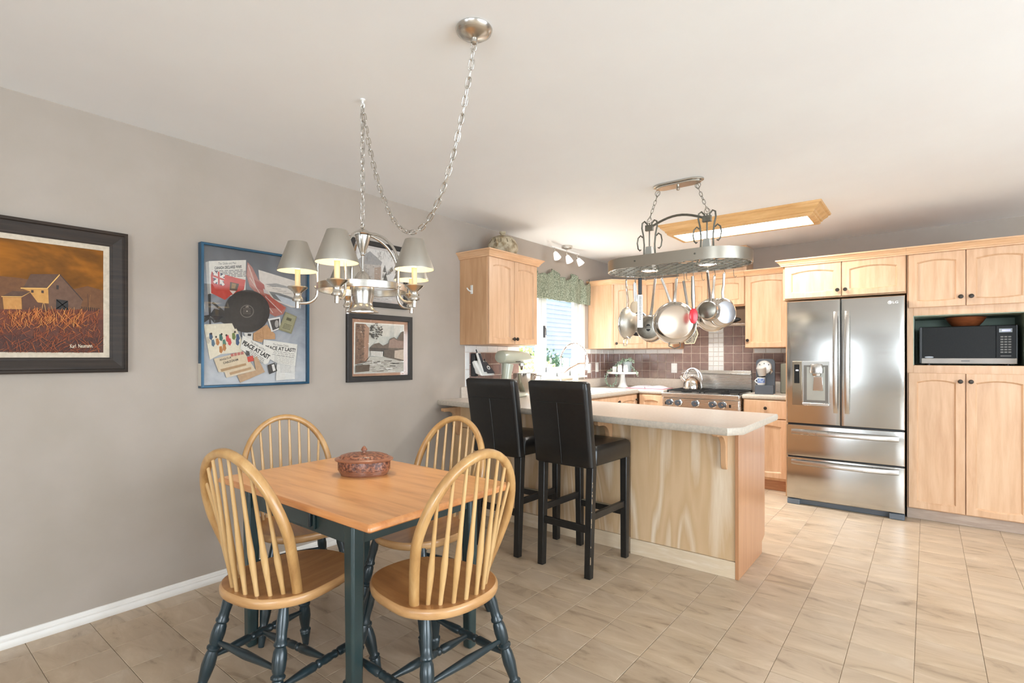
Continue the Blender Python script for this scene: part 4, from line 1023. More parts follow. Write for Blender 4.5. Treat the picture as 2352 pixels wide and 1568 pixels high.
# ------------------------------------------------------------------ valance
vl = thing('window_valance', 'sage patterned ruffled valance over the sink window', 'valance', (.05, 4.7, 2.1))
rv = random.Random(5); ph_ = [rv.uniform(0,6) for _ in range(4)]
def val(a, b):
    y = 3.96 + 1.44*a
    fold = .018*math.sin(a*46+ph_[0]) + .010*math.sin(a*81+ph_[1])
    ruf = max(0, 1-b/.22)
    zt = 2.150 + .035*math.sin(a*21+ph_[2])*1.0 + .018*math.sin(a*47+ph_[3])
    z = zt + (1.872 + .006*math.sin(a*60) - zt)*b if b > .22 else zt + (2.085 - zt)*(b/.22)*1.0
    if b > .22: z = 2.085 + (1.872 + .006*math.sin(a*46) - 2.085)*((b-.22)/.78)
    x = .055 + fold*(.45+.55*b) + ruf*.02*math.sin(a*70+ph_[1])
    return Vector((x, y, z))
m = MB(); m.surf(val, 150, 14)
T['valance'] = M('sage_print_cotton', lin(158,164,144), .85, 0, lin(96,104,86), 95.0, .40, .60, detail=4)
o = part('fabric', m, T['valance'], vl, recalc=False, sharp=80)
sd = o.modifiers.new('thick', 'SOLIDIFY'); sd.thickness = .0025
m = MB(); m.tube([(.022,3.96,2.085),(.022,5.40,2.085)], .008, 8); m.box(.001,3.97,2.075,.024,3.985,2.095); m.box(.001,5.375,2.075,.024,5.39,2.095); part('rod', m, T['white'], vl)
# ------------------------------------------------------------------ dining table
TZ = .742
tb = thing('dining_table', 'small pine-topped dining table with dark green painted legs', 'table', (1.205, 1.39, 0))
tx0, tx1, ty0, ty1 = .705, 1.790, .998, 1.724
m = MB(); th = .026
np_ = 9
rnd_ = random.Random(2)
top_o = []
for k in range(np_):
    a = ty0 + (ty1-ty0)*k/np_; b = ty0 + (ty1-ty0)*(k+1)/np_
    mb = MB(); mb.box(tx0, a, TZ-th, tx1, b, TZ)
    m.box(tx0, a, TZ-th, tx1, b, TZ)
m = MB(); e = .012
def rrect(x0, x1, y0, y1, r, n=5):
    pts = []
    for cx_, cy_, a0 in ((x1-r,y0+r,-90),(x1-r,y1-r,0),(x0+r,y1-r,90),(x0+r,y0+r,180)):
        for k in range(n+1):
            a = math.radians(a0+90*k/n); pts.append((cx_+r*math.cos(a), cy_+r*math.sin(a)))
    return pts
R0 = [[(x,y,TZ-th) for x,y in rrect(tx0+.008,tx1-.008,ty0+.008,ty1-.008,.006)], [(x,y,TZ-th+.006) for x,y in rrect(tx0,tx1,ty0,ty1,.012)], [(x,y,TZ-.010) for x,y in rrect(tx0,tx1,ty0,ty1,.012)], [(x,y,TZ-.003) for x,y in rrect(tx0+.004,tx1-.004,ty0+.004,ty1-.004,.010)], [(x,y,TZ) for x,y in rrect(tx0+.012,tx1-.012,ty0+.012,ty1-.012,.006)]]
n = len(R0[0])
m.add(sum(R0, []), [(k*n+i, k*n+(i+1)%n, (k+1)*n+(i+1)%n, (k+1)*n+i) for k in range(4) for i in range(n)], 1)
m.add(R0[0], [tuple(range(n))[::-1]], 1); m.add(R0[-1], [tuple(range(n))], 0)
part('table_top', m, [T['pine'], T['pineedge']], tb, sharp=40)
lx, ly = (.815, 1.575), (1.095, 1.685)
for x in lx:
    for y in ly:
        mb = MB(); w = .056
        mb.hexa([(x-w*.40,y-w*.40,0),(x+w*.40,y-w*.40,0),(x+w*.40,y+w*.40,0),(x-w*.40,y+w*.40,0),(x-w/2,y-w/2,TZ-th),(x+w/2,y-w/2,TZ-th),(x+w/2,y+w/2,TZ-th),(x-w/2,y+w/2,TZ-th)])
        part('leg', mb, T['green'], tb, .010, 3)
za, zb = TZ-th-.105, TZ-th
for y in ly:
    mb = MB(); mb.box(lx[0]+.02, y-.012, za, lx[1]-.02, y+.012, zb); part('apron', mb, T['green'], tb, .002)
for x in lx:
    mb = MB(); mb.box(x-.012, ly[0]+.02, za, x+.012, ly[1]-.02, zb); part('apron', mb, T['green'], tb, .002)
mb = MB(); mb.box(.955, ly[0]-.024, za+.012, 1.355, ly[0]-.012, zb-.006); df = part('drawer', mb, T['green'], tb, .003)
mb = MB(); mb.box(1.330, ly[0]-.036, za+.022, 1.345, ly[0]-.024, zb-.012); part('pull', mb, T['greend'], df, .004)

# carved oval box
bx_ = thing('carved_oval_box', 'carved reddish wooden oval box with lid on the dining table', 'box', (1.165, 1.432, TZ+.0005))
T['carved'] = M('carved_walnut', lin(156,100,72), .4, 0, lin(88,48,34), (85.0), .42, .58, detail=5, bmp=(60.0,.8,.006), coat=.2)
T['walnut'] = wood('turned_walnut', lin(160,106,78), lin(140,88,62), lin(112,66,46), (12,12,40), .32, .35)
bc = Vector((1.165, 1.432, TZ+.0005)); ang = .66
def ovl(mb, prof, mi=0, n=44):
    rings = []
    for r, z in prof: rings.append([bc+Vector((math.cos(ang)*r*math.cos(t)*1.0-math.sin(ang)*r*.72*math.sin(t), math.sin(ang)*r*math.cos(t)+math.cos(ang)*r*.72*math.sin(t), z)) for t in [2*math.pi*k/n for k in range(n)]])
    mb.add(sum(rings, []), [(k*n+i, k*n+(i+1)%n, (k+1)*n+(i+1)%n, (k+1)*n+i) for k in range(len(prof)-1) for i in range(n)], mi)
    mb.add(rings[0], [tuple(range(n))[::-1]], mi); mb.add(rings[-1], [tuple(range(n))], mi)
m = MB(); ovl(m, [(.102,0),(.104,.004),(.104,.009),(.108,.010),(.108,.015),(.112,.017),(.112,.022),(.115,.024)]); part('foot', m, T['walnut'], bx_)
m = MB(); ovl(m, [(.116,.024),(.1165,.062),(.116,.063)]); part('wall', m, T['carved'], bx_)
m = MB(); ovl(m, [(.117,.0635),(.128,.065),(.130,.069),(.128,.073),(.120,.077),(.113,.078)]); lid = part('lid_rim', m, T['walnut'], bx_)
m = MB(); ovl(m, [(.112,.0775),(.104,.086),(.085,.092),(.05,.096),(.02,.097),(.004,.0972)]); part('lid', m, T['carved'], bx_)
m = MB(); m.lathe([(.009,.096),(.007,.104),(.014,.108),(.013,.114),(.006,.124),(0,.128)], bc, n=14); part('finial', m, T['walnut'], bx_)

# ------------------------------------------------------------------ hoop-back chairs (local: front = +y)
WB, WM, YBK, ZS, ZT, LEAN, RA = .164, .214, -.116, .451, .945, .335, .113
def make_chair(label):
    t = thing('windsor_chair', label, 'chair', (0,0,0), 1e-9, 'hoop-back chairs around the dining table')
    def sr(k, n=48):
        a = 2*math.pi*k/n; c_, s_ = math.cos(a), math.sin(a)
        x = (.206 + .012*min(1, max(0, -s_*3)))*math.copysign(abs(c_)**.80, c_); y = (.235 if s_ > 0 else .240)*math.copysign(abs(s_)**.80, s_)
        if s_ > 0: x *= 1.0 - .11*s_
        else: x *= 1.0 - .03*abs(s_)**2
        return x, y-.01
    n = 48; P = [sr(k) for k in range(n)]; rings = []
    for sc, z in ((.955,ZS-.036),(.985,ZS-.032),(1.0,ZS-.022),(1.0,ZS-.010),(.985,ZS-.002),(.965,ZS)): rings.append([(x*sc, y*sc, z) for x, y in P])
    mb = MB(); mb.add(sum(rings, []), [(k*n+i, k*n+(i+1)%n, (k+1)*n+(i+1)%n, (k+1)*n+i) for k in range(5) for i in range(n)], 1)
    rr = [[(x*q, y*q, ZS - .010*(1-q/.965)**.6) for x, y in P] for q in (.965,.8,.6,.4,.2)]
    mb.add(sum(rr, []), [(k*n+i, k*n+(i+1)%n, (k+1)*n+(i+1)%n, (k+1)*n+i) for k in range(4) for i in range(n)] + [tuple(4*n+i for i in range(n))], 0)
    mb.add(rings[0], [tuple(range(n))[::-1]], 1)
    part('seat', mb, [T['oakseat'], T['oakedge']], t, sharp=45)
    hgt = ZT-ZS; H = []; N = 44
    for i in range(N+1):
        s = i/N*2-1; a = abs(s); spr = .45*hgt
        if a > .6:
            q = (1-a)/.4; x = WB+(WM-WB)*(q*.7+.3*math.sin(q*math.pi/2)); h = spr*q
        else:
            th_ = (a/.6)*math.pi/2; x = WM*math.sin(th_); h = spr+(hgt-spr)*math.cos(th_)
        H.append(Vector((math.copysign(x, s), YBK-LEAN*h, ZS+h)))
    mb = MB(); H[0].z -= .008; H[-1].z -= .008
    # bow: flattened section
    nb = 10; vs = []
    for i, p in enumerate(H):
        tg = (H[min(i+1,N)]-H[max(i-1,0)]).normalized(); out = Vector((0,-1,-LEAN)).normalized(); out = (out-tg*out.dot(tg)).normalized(); sd_ = tg.cross(out)
        for k in range(nb):
            a = 2*math.pi*k/nb; vs.append(p + sd_*.0148*math.copysign(abs(math.cos(a))**.7, math.cos(a)) + out*.0172*math.copysign(abs(math.sin(a))**.7, math.sin(a)))
    fs = [(i*nb+k, i*nb+(k+1)%nb, (i+1)*nb+(k+1)%nb, (i+1)*nb+k) for i in range(N) for k in range(nb)] + [tuple(range(nb))[::-1], tuple(N*nb+k for k in range(nb))]
    mb.add(vs, fs); part('bow', mb, T['oakrim'], t, sharp=50)
    for k in range(8):
        a = -1.2+2.4*k/7
        b = Vector((WB*.80*math.sin(a)/math.sin(1.2), YBK-.01-RA*math.cos(a)+RA*math.cos(1.4), ZS-.006))
        xt = (-1+2*k/7)*.172
        a_ = math.asin(max(-1,min(1,xt/WM))); h = .45*hgt+(hgt-.45*hgt)*math.cos(a_); tp = Vector((xt, YBK-LEAN*h, ZS+h-.006))
        mb = MB(); qs = (0,.10,.22,.33,.42,.55,.8,1); rs = (.0075,.0082,.0108,.0118,.0096,.0076,.0064,.0056)
        mb.tube([b.lerp(tp, q) for q in qs], rs, 10); part('spindle', mb, T['oak'], t)
    legp = [(0,.011),(.03,.013),(.10,.0165),(.15,.020),(.165,.017),(.178,.0215),(.19,.017),(.20,.0150),(.24,.018),(.34,.0225),(.42,.0205),(.46,.0165),(.475,.0225),(.49,.0225),(.505,.0165),(.53,.0205),(.60,.0225),(.66,.0205),(.685,.016),(.70,.0215),(.715,.0215),(.73,.0175),(.78,.0165),(.86,.0190),(.95,.0155),(1,.0130)]
    feet = {}
    for sx in (-1,1):
        for sy in (-1,1):
            ft = Vector((sx*.218, .225 if sy > 0 else -.255, 0)); tp = Vector((sx*.145, .150 if sy > 0 else -.155, ZS-.028))
            feet[(sx,sy)] = (ft, tp)
            mb = MB(); mb.tube([ft.lerp(tp, q) for q, r in legp], [r*1.06 for q, r in legp], 14); part('leg', mb, T['greend'], t)
    strp = [(0,.008),(.10,.010),(.25,.0155),(.36,.0165),(.385,.011),(.40,.015),(.42,.015),(.435,.012),(.47,.0150),(.53,.0150),(.565,.012),(.58,.015),(.60,.015),(.615,.011),(.64,.0165),(.75,.0155),(.90,.010),(1,.008)]
    at = lambda k, z: feet[k][0].lerp(feet[k][1], z/(ZS-.028))
    def stretch(a, b, pr=strp):
        mb = MB(); mb.tube([a.lerp(b, q) for q, r in pr], [r for q, r in pr], 12); part('stretcher', mb, T['greend'], t)
    stretch(at((-1,-1),.17), at((-1,1),.17)); stretch(at((1,-1),.17), at((1,1),.17))
    pl_ = [(0,.007),(.2,.011),(.5,.016),(.8,.011),(1,.007)]
    stretch(at((-1,-1),.225), at((1,-1),.225), pl_)
    stretch(at((-1,-1),.17).lerp(at((-1,1),.17),.5), at((1,-1),.17).lerp(at((1,1),.17),.5))
    return t
CH_ = [((1.246,1.058), 8.6, 'hoop-back oak chair with teal legs at the drawer side of the table'),
       ((1.708,1.328), 87.2, 'hoop-back oak chair with teal legs at the table end away from the pictures'),
       ((.702,1.380), -104.5, 'hoop-back oak chair with teal legs between the table and the picture wall'),
       ((1.240,1.706), 185.5, 'hoop-back oak chair with teal legs between the table and the bar stools')]
ch0 = make_chair(CH_[0][2])
for k, ((x, y), a, lb) in enumerate(CH_):
    o = ch0 if k == 0 else copy_tree(ch0)
    o.location = (x, y, 0); o.rotation_euler = (0,0,math.radians(a)); o['label'] = lb

# ------------------------------------------------------------------ bar stools (local: front = +y, centre of seat plan at origin)
def make_stool(label):
    t = thing('bar_stool', label, 'stool', (0,0,0), 1e-9, 'black bar stools at the peninsula')
    def soft(x0, x1, y0, y1, z0, z1, r=.02): mb = MB(); mb.box(x0,y0,z0,x1,y1,z1); return mb
    mb = MB(); n = 10
    def top(a, b): return Vector((-.200+.40*a, -.195+.425*b, .730+.022*(1-(2*a-1)**4)*(1-(2*b-1)**4)))
    mb.surf(top, n, n)
    # pillow-edged seat block
    mb = MB(); rings = []
    for ins, z in ((.006,.640),(.0,.646),(.0,.725),(.006,.742),(.020,.752)):
        rings.append([(x,y,z) for x,y in rrect(-.200+ins,.200-ins,-.195+ins,.235-ins,.022)])
    k_ = len(rings[0]); mb.add(sum(rings, []), [(k*k_+i,k*k_+(i+1)%k_,(k+1)*k_+(i+1)%k_,(k+1)*k_+i) for k in range(4) for i in range(k_)]+[tuple(range(k_))[::-1]])
    cx_, cy_ = 0, .02
    r2 = [[((x-cx_)*q+cx_,(y-cy_)*q+cy_,.752+.012*(1-q)) for x,y,z in rings[-1]] for q in (1,.7,.35)]
    mb.add(sum(r2, []), [(k*k_+i,k*k_+(i+1)%k_,(k+1)*k_+(i+1)%k_,(k+1)*k_+i) for k in range(2) for i in range(k_)]+[tuple(2*k_+i for i in range(k_))])
    part('seat', mb, T['leather'], t, sharp=50)
    # back: rounded slab leaning back
    mb = MB(); secs = []
    for z, sc in ((.632,.94),(.640,1.0),(.75,1.0),(.9,1.01),(1.08,1.02),(1.118,1.015),(1.130,.95)):
        yo = -.215-.075*max(0,(z-.64)/.49)**1.15
        secs.append([(x*1.0, y+yo, z) for x, y in rrect(-.205*sc,.205*sc,-.034*(sc if sc>=1 else sc*.8),.034*(sc if sc>=1 else sc*.8),.024)])
    k_ = len(secs[0]); mb.add(sum(secs, []), [(k*k_+i,k*k_+(i+1)%k_,(k+1)*k_+(i+1)%k_,(k+1)*k_+i) for k in range(len(secs)-1) for i in range(k_)]+[tuple(range(k_))[::-1], tuple((len(secs)-1)*k_+i for i in range(k_))])
    bk_ = part('backrest', mb, T['leather'], t, sharp=50)
    yb = lambda z: -.215-.075*max(0,(z-.64)/.49)**1.15-.0352
    mb = MB(); mb.tube([(-.19,yb(1.005)-.0005,1.005),(0,yb(1.005)-.001,1.005),(.19,yb(1.005)-.0005,1.005)], .0022, 6); mb.tube([(.0,yb(z)-.0005,z) for z in (.645,.75,.85,.95,1.003)], .0022, 6); part('seam', mb, T['leather'], bk_)
    w = .046
    for sx in (-1,1):
        for sy in (-1,1):
            b = Vector((sx*.168, .205 if sy>0 else -.222, 0)); tp = Vector((sx*.172, .200 if sy>0 else -.198, .645))
            mb = MB(); mb.beam(b, tp, w*.86, w*.86, (0,1,0), 0, w, w); part('leg', mb, T['blackwood'], t, .004)
    for sx in (-1,1):
        mb = MB(); mb.beam((sx*.170,-.19,.345),(sx*.170,.18,.345), .022, .040); part('rung', mb, T['blackwood'], t, .003)
    mb = MB(); mb.beam((-.15,-.212,.275),(.15,-.212,.275), .022, .042); part('rung', mb, T['blackwood'], t, .003)
    mb = MB(); mb.beam((-.15,.203,.290),(.15,.203,.290), .022, .042); fr_ = part('footrest', mb, T['blackwood'], t, .003)
    mb = MB(); mb.box(-.148,.190,.3112,.148,.216,.3135); part('wear_strip', mb, M('worn_metal_strip', lin(165,158,140), .4, .5), fr_)
    return t
st0 = make_stool('black leather bar stool with chipped legs nearer the free end of the peninsula')
st1 = copy_tree(st0); st1['label'] = 'black leather bar stool nearer the picture wall, beside the other stool'
st0.location = (1.468, 2.852, 0); st1.location = (.945, 2.858, 0); st0.rotation_euler = (0,0,math.radians(-2)); st1.rotation_euler = (0,0,math.radians(-1.5))
mb = MB(); rk = random.Random(9)
for k in range(16):
    z = rk.uniform(.03,.60); yc = -.222+.024*z/.645 - .0; L = rk.uniform(.004,.03)
    mb.box(.188+.004*z/.645, yc-.0205, z, .1905+.0045*z/.645, yc-.0185+rk.uniform(0,.002), z+L)
o = part('paint_chips', mb, T['chip'], st0)
# ------------------------------------------------------------------ chain links
def link_mesh(name, L, w, r, mat, n=14):
    pts = []
    for k in range(n):
        a = 2*math.pi*k/n; x = w/2*math.cos(a); z = (L/2-w/2)*(1 if math.sin(a) > 0 else -1)*(1 if abs(math.sin(a)) > .05 else 0) + w/2*math.sin(a); pts.append((x, 0, z))
    mb = MB(); mb.tube(pts, r, 6, closed=True); return mesh(name, mb, mat, recalc=False, sharp=80)
def chain(parent, me, pts, pitch, twist0=0.0):
    pts = [Vector(p) for p in pts]; b = BASE[parent.name]
    seg = [(pts[i+1]-pts[i]).length for i in range(len(pts)-1)]; tot = sum(seg); n = max(1, int(tot/pitch)); k = 0
    for q in range(n+1):
        d = tot*(q+.0)/n; i = 0
        while i < len(seg)-1 and d > seg[i]: d -= seg[i]; i += 1
        p = pts[i].lerp(pts[i+1], min(1, d/seg[i])); t = (pts[i+1]-pts[i]).normalized()
        h = Vector((0,1,0)) if abs(t.y) < .9 else Vector((1,0,0)); e1 = h.cross(t).normalized(); e2 = t.cross(e1)
        a = twist0 + (math.pi/2)*(q % 2) + .25*math.sin(q*1.7)
        X_ = e1*math.cos(a)+e2*math.sin(a); Y_ = t.cross(X_)
        o = bpy.data.objects.new('chain_link', me); COL.objects.link(o); o.parent = parent
        pb = p-b
        o.matrix_local = Matrix(((X_.x,Y_.x,t.x,pb.x),(X_.y,Y_.y,t.y,pb.y),(X_.z,Y_.z,t.z,pb.z),(0,0,0,1)))

# ------------------------------------------------------------------ chandelier
ax, ay = 1.137, 1.444
cd = thing('chandelier', 'brushed nickel five-arm chandelier with metal shades hung by a swagged chain', 'chandelier', (ax, ay, 1.47))
can = Vector((1.881, 1.381, ZC))
m = MB(); m.lathe([(.064,0),(.066,-.004),(.062,-.014),(.045,-.026),(.018,-.034),(.012,-.036),(.012,-.050),(.008,-.054),(0,-.054)], can-Vector((0,0,.0005)), n=36); part('ceiling_canopy', m, T['nickel'], cd)
m = MB(); m.lathe([(.012,0),(.012,-.004),(.005,-.008),(.004,-.02)], (ax,ay,ZC-.0005), n=12); m.tube([(ax+.012*math.sin(a),ay,ZC-.032-.012*math.cos(a)) for a in [k*.45 for k in range(11)]], .003, 6); part('ceiling_hook', m, T['white'], cd)
lk = link_mesh('chain_link', .040, .019, .0021, T['nickel'])
chain(cd, lk, [(ax,ay,ZC-.05),(ax,ay,1.875)], .031)
hk0 = Vector((ax+.004,ay,ZC-.055)); cn1 = can-Vector((0,0,.06)); sw = []
for k in range(41):
    s = k/40; c_ = 3.2; d = (math.cosh(c_*(s-.46))-math.cosh(c_*.46))/(math.cosh(c_*.46)-1)
    e_ = (math.cosh(c_*.54)-math.cosh(c_*.46))/(math.cosh(c_*.46)-1)*.495
    sw.append(hk0.lerp(cn1, s)+Vector((0,0,.495*d - e_*s)))
chain(cd, lk, sw, .031, .6)
m = MB(); m.tube([(ax+.002,ay,1.86),(ax+.003,ay,2.1),(ax+.002,ay,ZC-.06)], .0016, 5); m.tube([p+Vector((.002,.002,0)) for p in sw], .0016, 5); part('cord', m, T['nickel'], cd)
m = MB(); m.tube([(ax+.012*math.cos(k*.5),ay,1.862+.012*math.sin(k*.5)) for k in range(13)], .003, 6, closed=False); m.lathe([(.012,1.850),(.030,1.838),(.040,1.826),(.036,1.822),(.012,1.820)], (ax,ay,0), n=24); part('top_cap', m, T['nickel'], cd)
m = MB(); m.lathe([(.034,1.820),(.034,1.812),(.026,1.780),(.014,1.748),(.009,1.738),(.010,1.732),(.0065,1.728),(.0055,1.668),(.009,1.664),(.009,1.658),(.020,1.652),(.034,1.632),(.040,1.612)], (ax,ay,0), n=24); part('stem', m, T['nickel'], cd)
m = MB(); m.lathe([(.040,1.612),(.049,1.600),(.051,1.575),(.049,1.545),(.043,1.515),(.046,1.496),(.058,1.482),(.070,1.474),(.070,1.471),(.060,1.474),(.044,1.495),(.0,1.498)], (ax,ay,0), n=32); part('downlight_cup', m, T['nickel'], cd)
m = MB(); m.lathe([(.058,1.4775),(0,1.4770)], (ax,ay,0), n=28); part('downlight_lens', m, emis('downlight_lens', (1,.93,.82,1), 6.0), cd)
RR = .194; m = MB(); m.lathe([(RR,1.563),(RR+.004,1.565),(RR+.004,1.594),(RR,1.596),(RR-.004,1.594),(RR-.004,1.565)], (ax,ay,0), n=64, closed=True); part('ring_band', m, T['nickel'], cd)
RC = .277; T['candle'] = M('cream_candle_sleeve', lin(226,206,160), .4)
shin = M('white_shade_lining', lin(250,240,215), .6)
bulbm = emis('warm_bulb', (1,.80,.52,1), 14.0)
for k in range(5):
    al = math.radians(193 + 72*k); Rv = Vector((math.cos(A), math.sin(A), 0)); Fv = Vector((-math.sin(A), math.cos(A), 0))
    dv_ = Rv*math.cos(al)+Fv*math.sin(al); C0 = Vector((ax,ay,0)); at_ = lambda r, z: C0+dv_*r+Vector((0,0,z))
    mb = MB(); pts = [at_(.012,1.828)]
    for q in range(1,13):
        a = q/12*math.pi/2; pts.append(at_(.012+(RR-.012)*math.sin(a), 1.668+.160*math.cos(a)))
    pts += [at_(RR,1.60), at_(RR,1.565)]
    for q in range(1,9):
        a = q/8*math.pi/2; pts.append(at_(RR+.052*(1-math.cos(a)), 1.560-.052*math.sin(a)))
    pts.append(at_(RC-.004,1.508)); mb.tube(pts, .0062, 10); arm = part('arm', mb, T['nickel'], cd)
    mb = MB(); mb.ell(at_(RR+.008,1.580), .006,.006,.006,8,6); part('screw', mb, T['nickel'], arm)
    CQ = C0+dv_*RC-Vector((0,0,.012))
    mb = MB(); mb.lathe([(0,1.496),(.009,1.497),(.010,1.520),(.009,1.524),(.022,1.528),(.024,1.536),(.017,1.546),(.015,1.556),(.020,1.568),(.040,1.584),(.043,1.588),(.041,1.592),(.014,1.592),(0,1.592)], CQ, n=22); part('candle_cup', mb, T['nickel'], cd)
    mb = MB(); mb.lathe([(.0115,1.592),(.0115,1.668),(0,1.669)], CQ, n=14); part('candle_sleeve', mb, T['candle'], cd)
    mb = MB(); mb.lathe([(.008,1.668),(.016,1.690),(.018,1.710),(.010,1.738),(0,1.75)], CQ, n=14); part('bulb', mb, bulbm, cd)
    mb = MB(); mb.lathe([(.084,1.660),(.0855,1.660),(.0855,1.663),(.041,1.788),(.040,1.790),(.039,1.788)], CQ, n=36, mi=0, caps=False); mb.lathe([(.0838,1.6602),(.0388,1.7875)], CQ, n=36, mi=1, caps=False)
    sh = part('lamp_shade', mb, [T['nickelshade'], shin], cd, recalc=False, sharp=60)
    l = bpy.data.lights.new('chandelier_bulb', 'POINT'); l.energy = 1.6; l.color = (1,.80,.55); l.shadow_soft_size = .018
    lo = bpy.data.objects.new('chandelier_bulb', l); COL.objects.link(lo); lo.location = at_(RC, 1.70)
l = bpy.data.lights.new('chandelier_downlight', 'SPOT'); l.energy = 7; l.color = (1,.86,.66); l.spot_size = math.radians(110); l.spot_blend = .6; l.shadow_soft_size = .04
lo = bpy.data.objects.new('chandelier_downlight', l); COL.objects.link(lo); lo.location = (ax, ay, 1.468)

# ------------------------------------------------------------------ pot rack
px_, py_ = 1.826, 3.445
rk_ = thing('pot_rack', 'oval brushed steel pot rack with wire grid and two downlights hung over the peninsula', 'pot rack', (px_, py_, 1.86))
HL, HW = .478, .245
def stadium(hl, hw, n=14):
    s = hl-hw*.92; pts = []
    for sgn in (1,-1):
        for k in range(n+1):
            a = -math.pi/2+math.pi*k/n; pts.append((px_+sgn*(s+hw*.92*math.cos(a)), py_+sgn*hw*math.sin(a)))
    return pts
So, Si = stadium(HL,HW), stadium(HL-.005,HW-.005); n = len(So); m = MB()
for a, b, s_ in (((1.862),(1.935),0),):
    vs = [(x,y,a) for x,y in So]+[(x,y,b) for x,y in So]+[(x,y,b) for x,y in Si]+[(x,y,a) for x,y in Si]
    m.add(vs, [((k*n+i),(k*n+(i+1)%n),(((k+1)%4)*n+(i+1)%n),(((k+1)%4)*n+i)) for k in range(4) for i in range(n)])
part('oval_band', m, steel('rack_band_steel', (.45,.42,.36,1), .30, (4,4,90)), rk_, sharp=30)
m = MB()
for q in range(-9, 10):
    for sgn in (1,-1):
        # diagonal wires clipped to the stadium
        pts = []
        for w_ in range(41):
            s = -.30+.60*w_/40; x = q*.075+sgn*s; y = s
            dx = max(0, abs(x)-(HL-HW*.92)); 
            if (dx/(HW*.92))**2+(y/HW)**2 < .97: pts.append((px_+x, py_+y, 1.867))
        if len(pts) > 2: m.tube([pts[0], pts[-1]], .0024, 5)
part('wire_grid', m, T['iron'], rk_)
m = MB(); m.tube([(x,y,1.866) for x,y in stadium(HL-.008,HW-.008)], .004, 6, closed=True); part('rim_wire', m, T['chrome'], rk_)
supX = (1.636, 2.030)
T['cup'] = M('grey_lamp_cup', lin(168,168,160), .5, .3)
for X_ in supX:
    m = MB(); m.hexa([(X_-.035,py_-.035,1.872),(X_+.035,py_-.035,1.872),(X_+.035,py_+.035,1.872),(X_-.035,py_+.035,1.872),(X_-.020,py_-.020,2.035),(X_+.020,py_-.020,2.035),(X_+.020,py_+.020,2.035),(X_-.020,py_+.020,2.035)]); part('lamp_cup', m, T['cup'], rk_, .004)
    m = MB(); m.lathe([(.052,1.872),(.060,1.862),(.054,1.864),(.040,1.869)], (X_,py_,0), n=24, caps=False); part('lamp_trim', m, T['chrome'], rk_)
    m = MB(); m.lathe([(.050,1.8665),(0,1.8665)], (X_,py_,0), n=24); part('lamp_lens', m, emis('rack_lamp_lens', (1,.86,.68,1), 5.0), rk_)
    for sg in (1,-1):
        m = MB()
        m.tube([(X_+sg*.085*.80,py_,1.870),(X_+sg*.070*.80,py_,1.91),(X_+sg*.052*.80,py_,1.97),(X_+sg*.048*.80,py_,2.05),(X_+sg*.056*.80,py_,2.12),(X_+sg*.070*.80,py_,2.17),(X_+sg*.066*.80,py_,2.205),(X_+sg*.045*.80,py_,2.215),(X_+sg*.022*.80,py_,2.195),(X_+sg*.016*.80,py_,2.165)], .0058, 8)
        m.tube([(X_+sg*.062*.80,py_,2.105),(X_+sg*.082*.80,py_,2.120),(X_+sg*.105*.80,py_,2.105),(X_+sg*.113*.80,py_,2.07),(X_+sg*.105*.80,py_,2.03),(X_+sg*.088*.80,py_,2.015),(X_+sg*.078*.80,py_,2.022)], .0050, 8)
        part('scroll_bar', m, T['iron'], rk_)
    m = MB(); m.tube([(X_,py_,2.035),(X_,py_,2.20)], .005, 8); m.box(X_-.028,py_-.012,2.145,X_+.028,py_+.012,2.185); part('hanger_rod', m, T['iron'], rk_, .003)
m = MB(); m.tube([(supX[0],py_,2.165)]+[(supX[0]+(supX[1]-supX[0])*k/12, py_, 2.165+.055*math.sin(math.pi*k/12)) for k in range(1,12)]+[(supX[1],py_,2.165)], .008, 10); part('arch_bar', m, T['iron'], rk_)
m = MB(); pl2 = [((x-px_)*.36+px_+.012, (y-py_)*.23+py_, 0) for x, y in So]; m.prism([(x,y,ZC-.0005) for x,y,_ in pl2], (0,0,-.012)); m.prism([((x-px_-.012)*.9+px_+.012,(y-py_)*.85+py_,ZC-.0125) for x,y,_ in pl2], (0,0,-.012)); part('ceiling_plate', m, T['nickel'], rk_, .003)
m = MB(); m.lathe([(.009,0),(.009,-.012),(.013,-.018),(.008,-.028),(0,-.030)], (px_+.012,py_,ZC-.0245), n=12); part('finial', m, T['nickel'], rk_)
lk2 = link_mesh('chain_link', .034, .017, .0016, T['iron']); ring_ = link_mesh('chain_ring', .036, .036, .0018, T['iron'], 16)
for (xa, xb) in ((supX[0], px_-.13), (supX[1], px_+.145)):
    chain(rk_, lk2, [(xa,py_,2.225),(xb,py_,ZC-.055)], .027)
    for p_ in ((xa,py_,2.214),(xb,py_,ZC-.046)):
        o = bpy.data.objects.new('chain_ring', ring_); COL.objects.link(o); o.parent = rk_; o.location = Vector(p_)-BASE[rk_.name]
    l = bpy.data.lights.new('rack_lamp', 'SPOT'); l.energy = 3; l.color = (1,.86,.66); l.spot_size = math.radians(100); l.spot_blend = .5; l.shadow_soft_size = .03
    lo = bpy.data.objects.new('rack_lamp', l); COL.objects.link(lo); lo.location = (xa, py_, 1.860)
m = MB()
for (u, v) in ((1458,617),(1596,598)):
    p_ = onY(u, v, py_-HW); m = MB(); m.lathe([(.006,0),(.006,.004),(0,.006)], (p_.x, py_-HW, 1.90), (0,-1,0), 10); part('rivet', m, T['iron'], rk_)

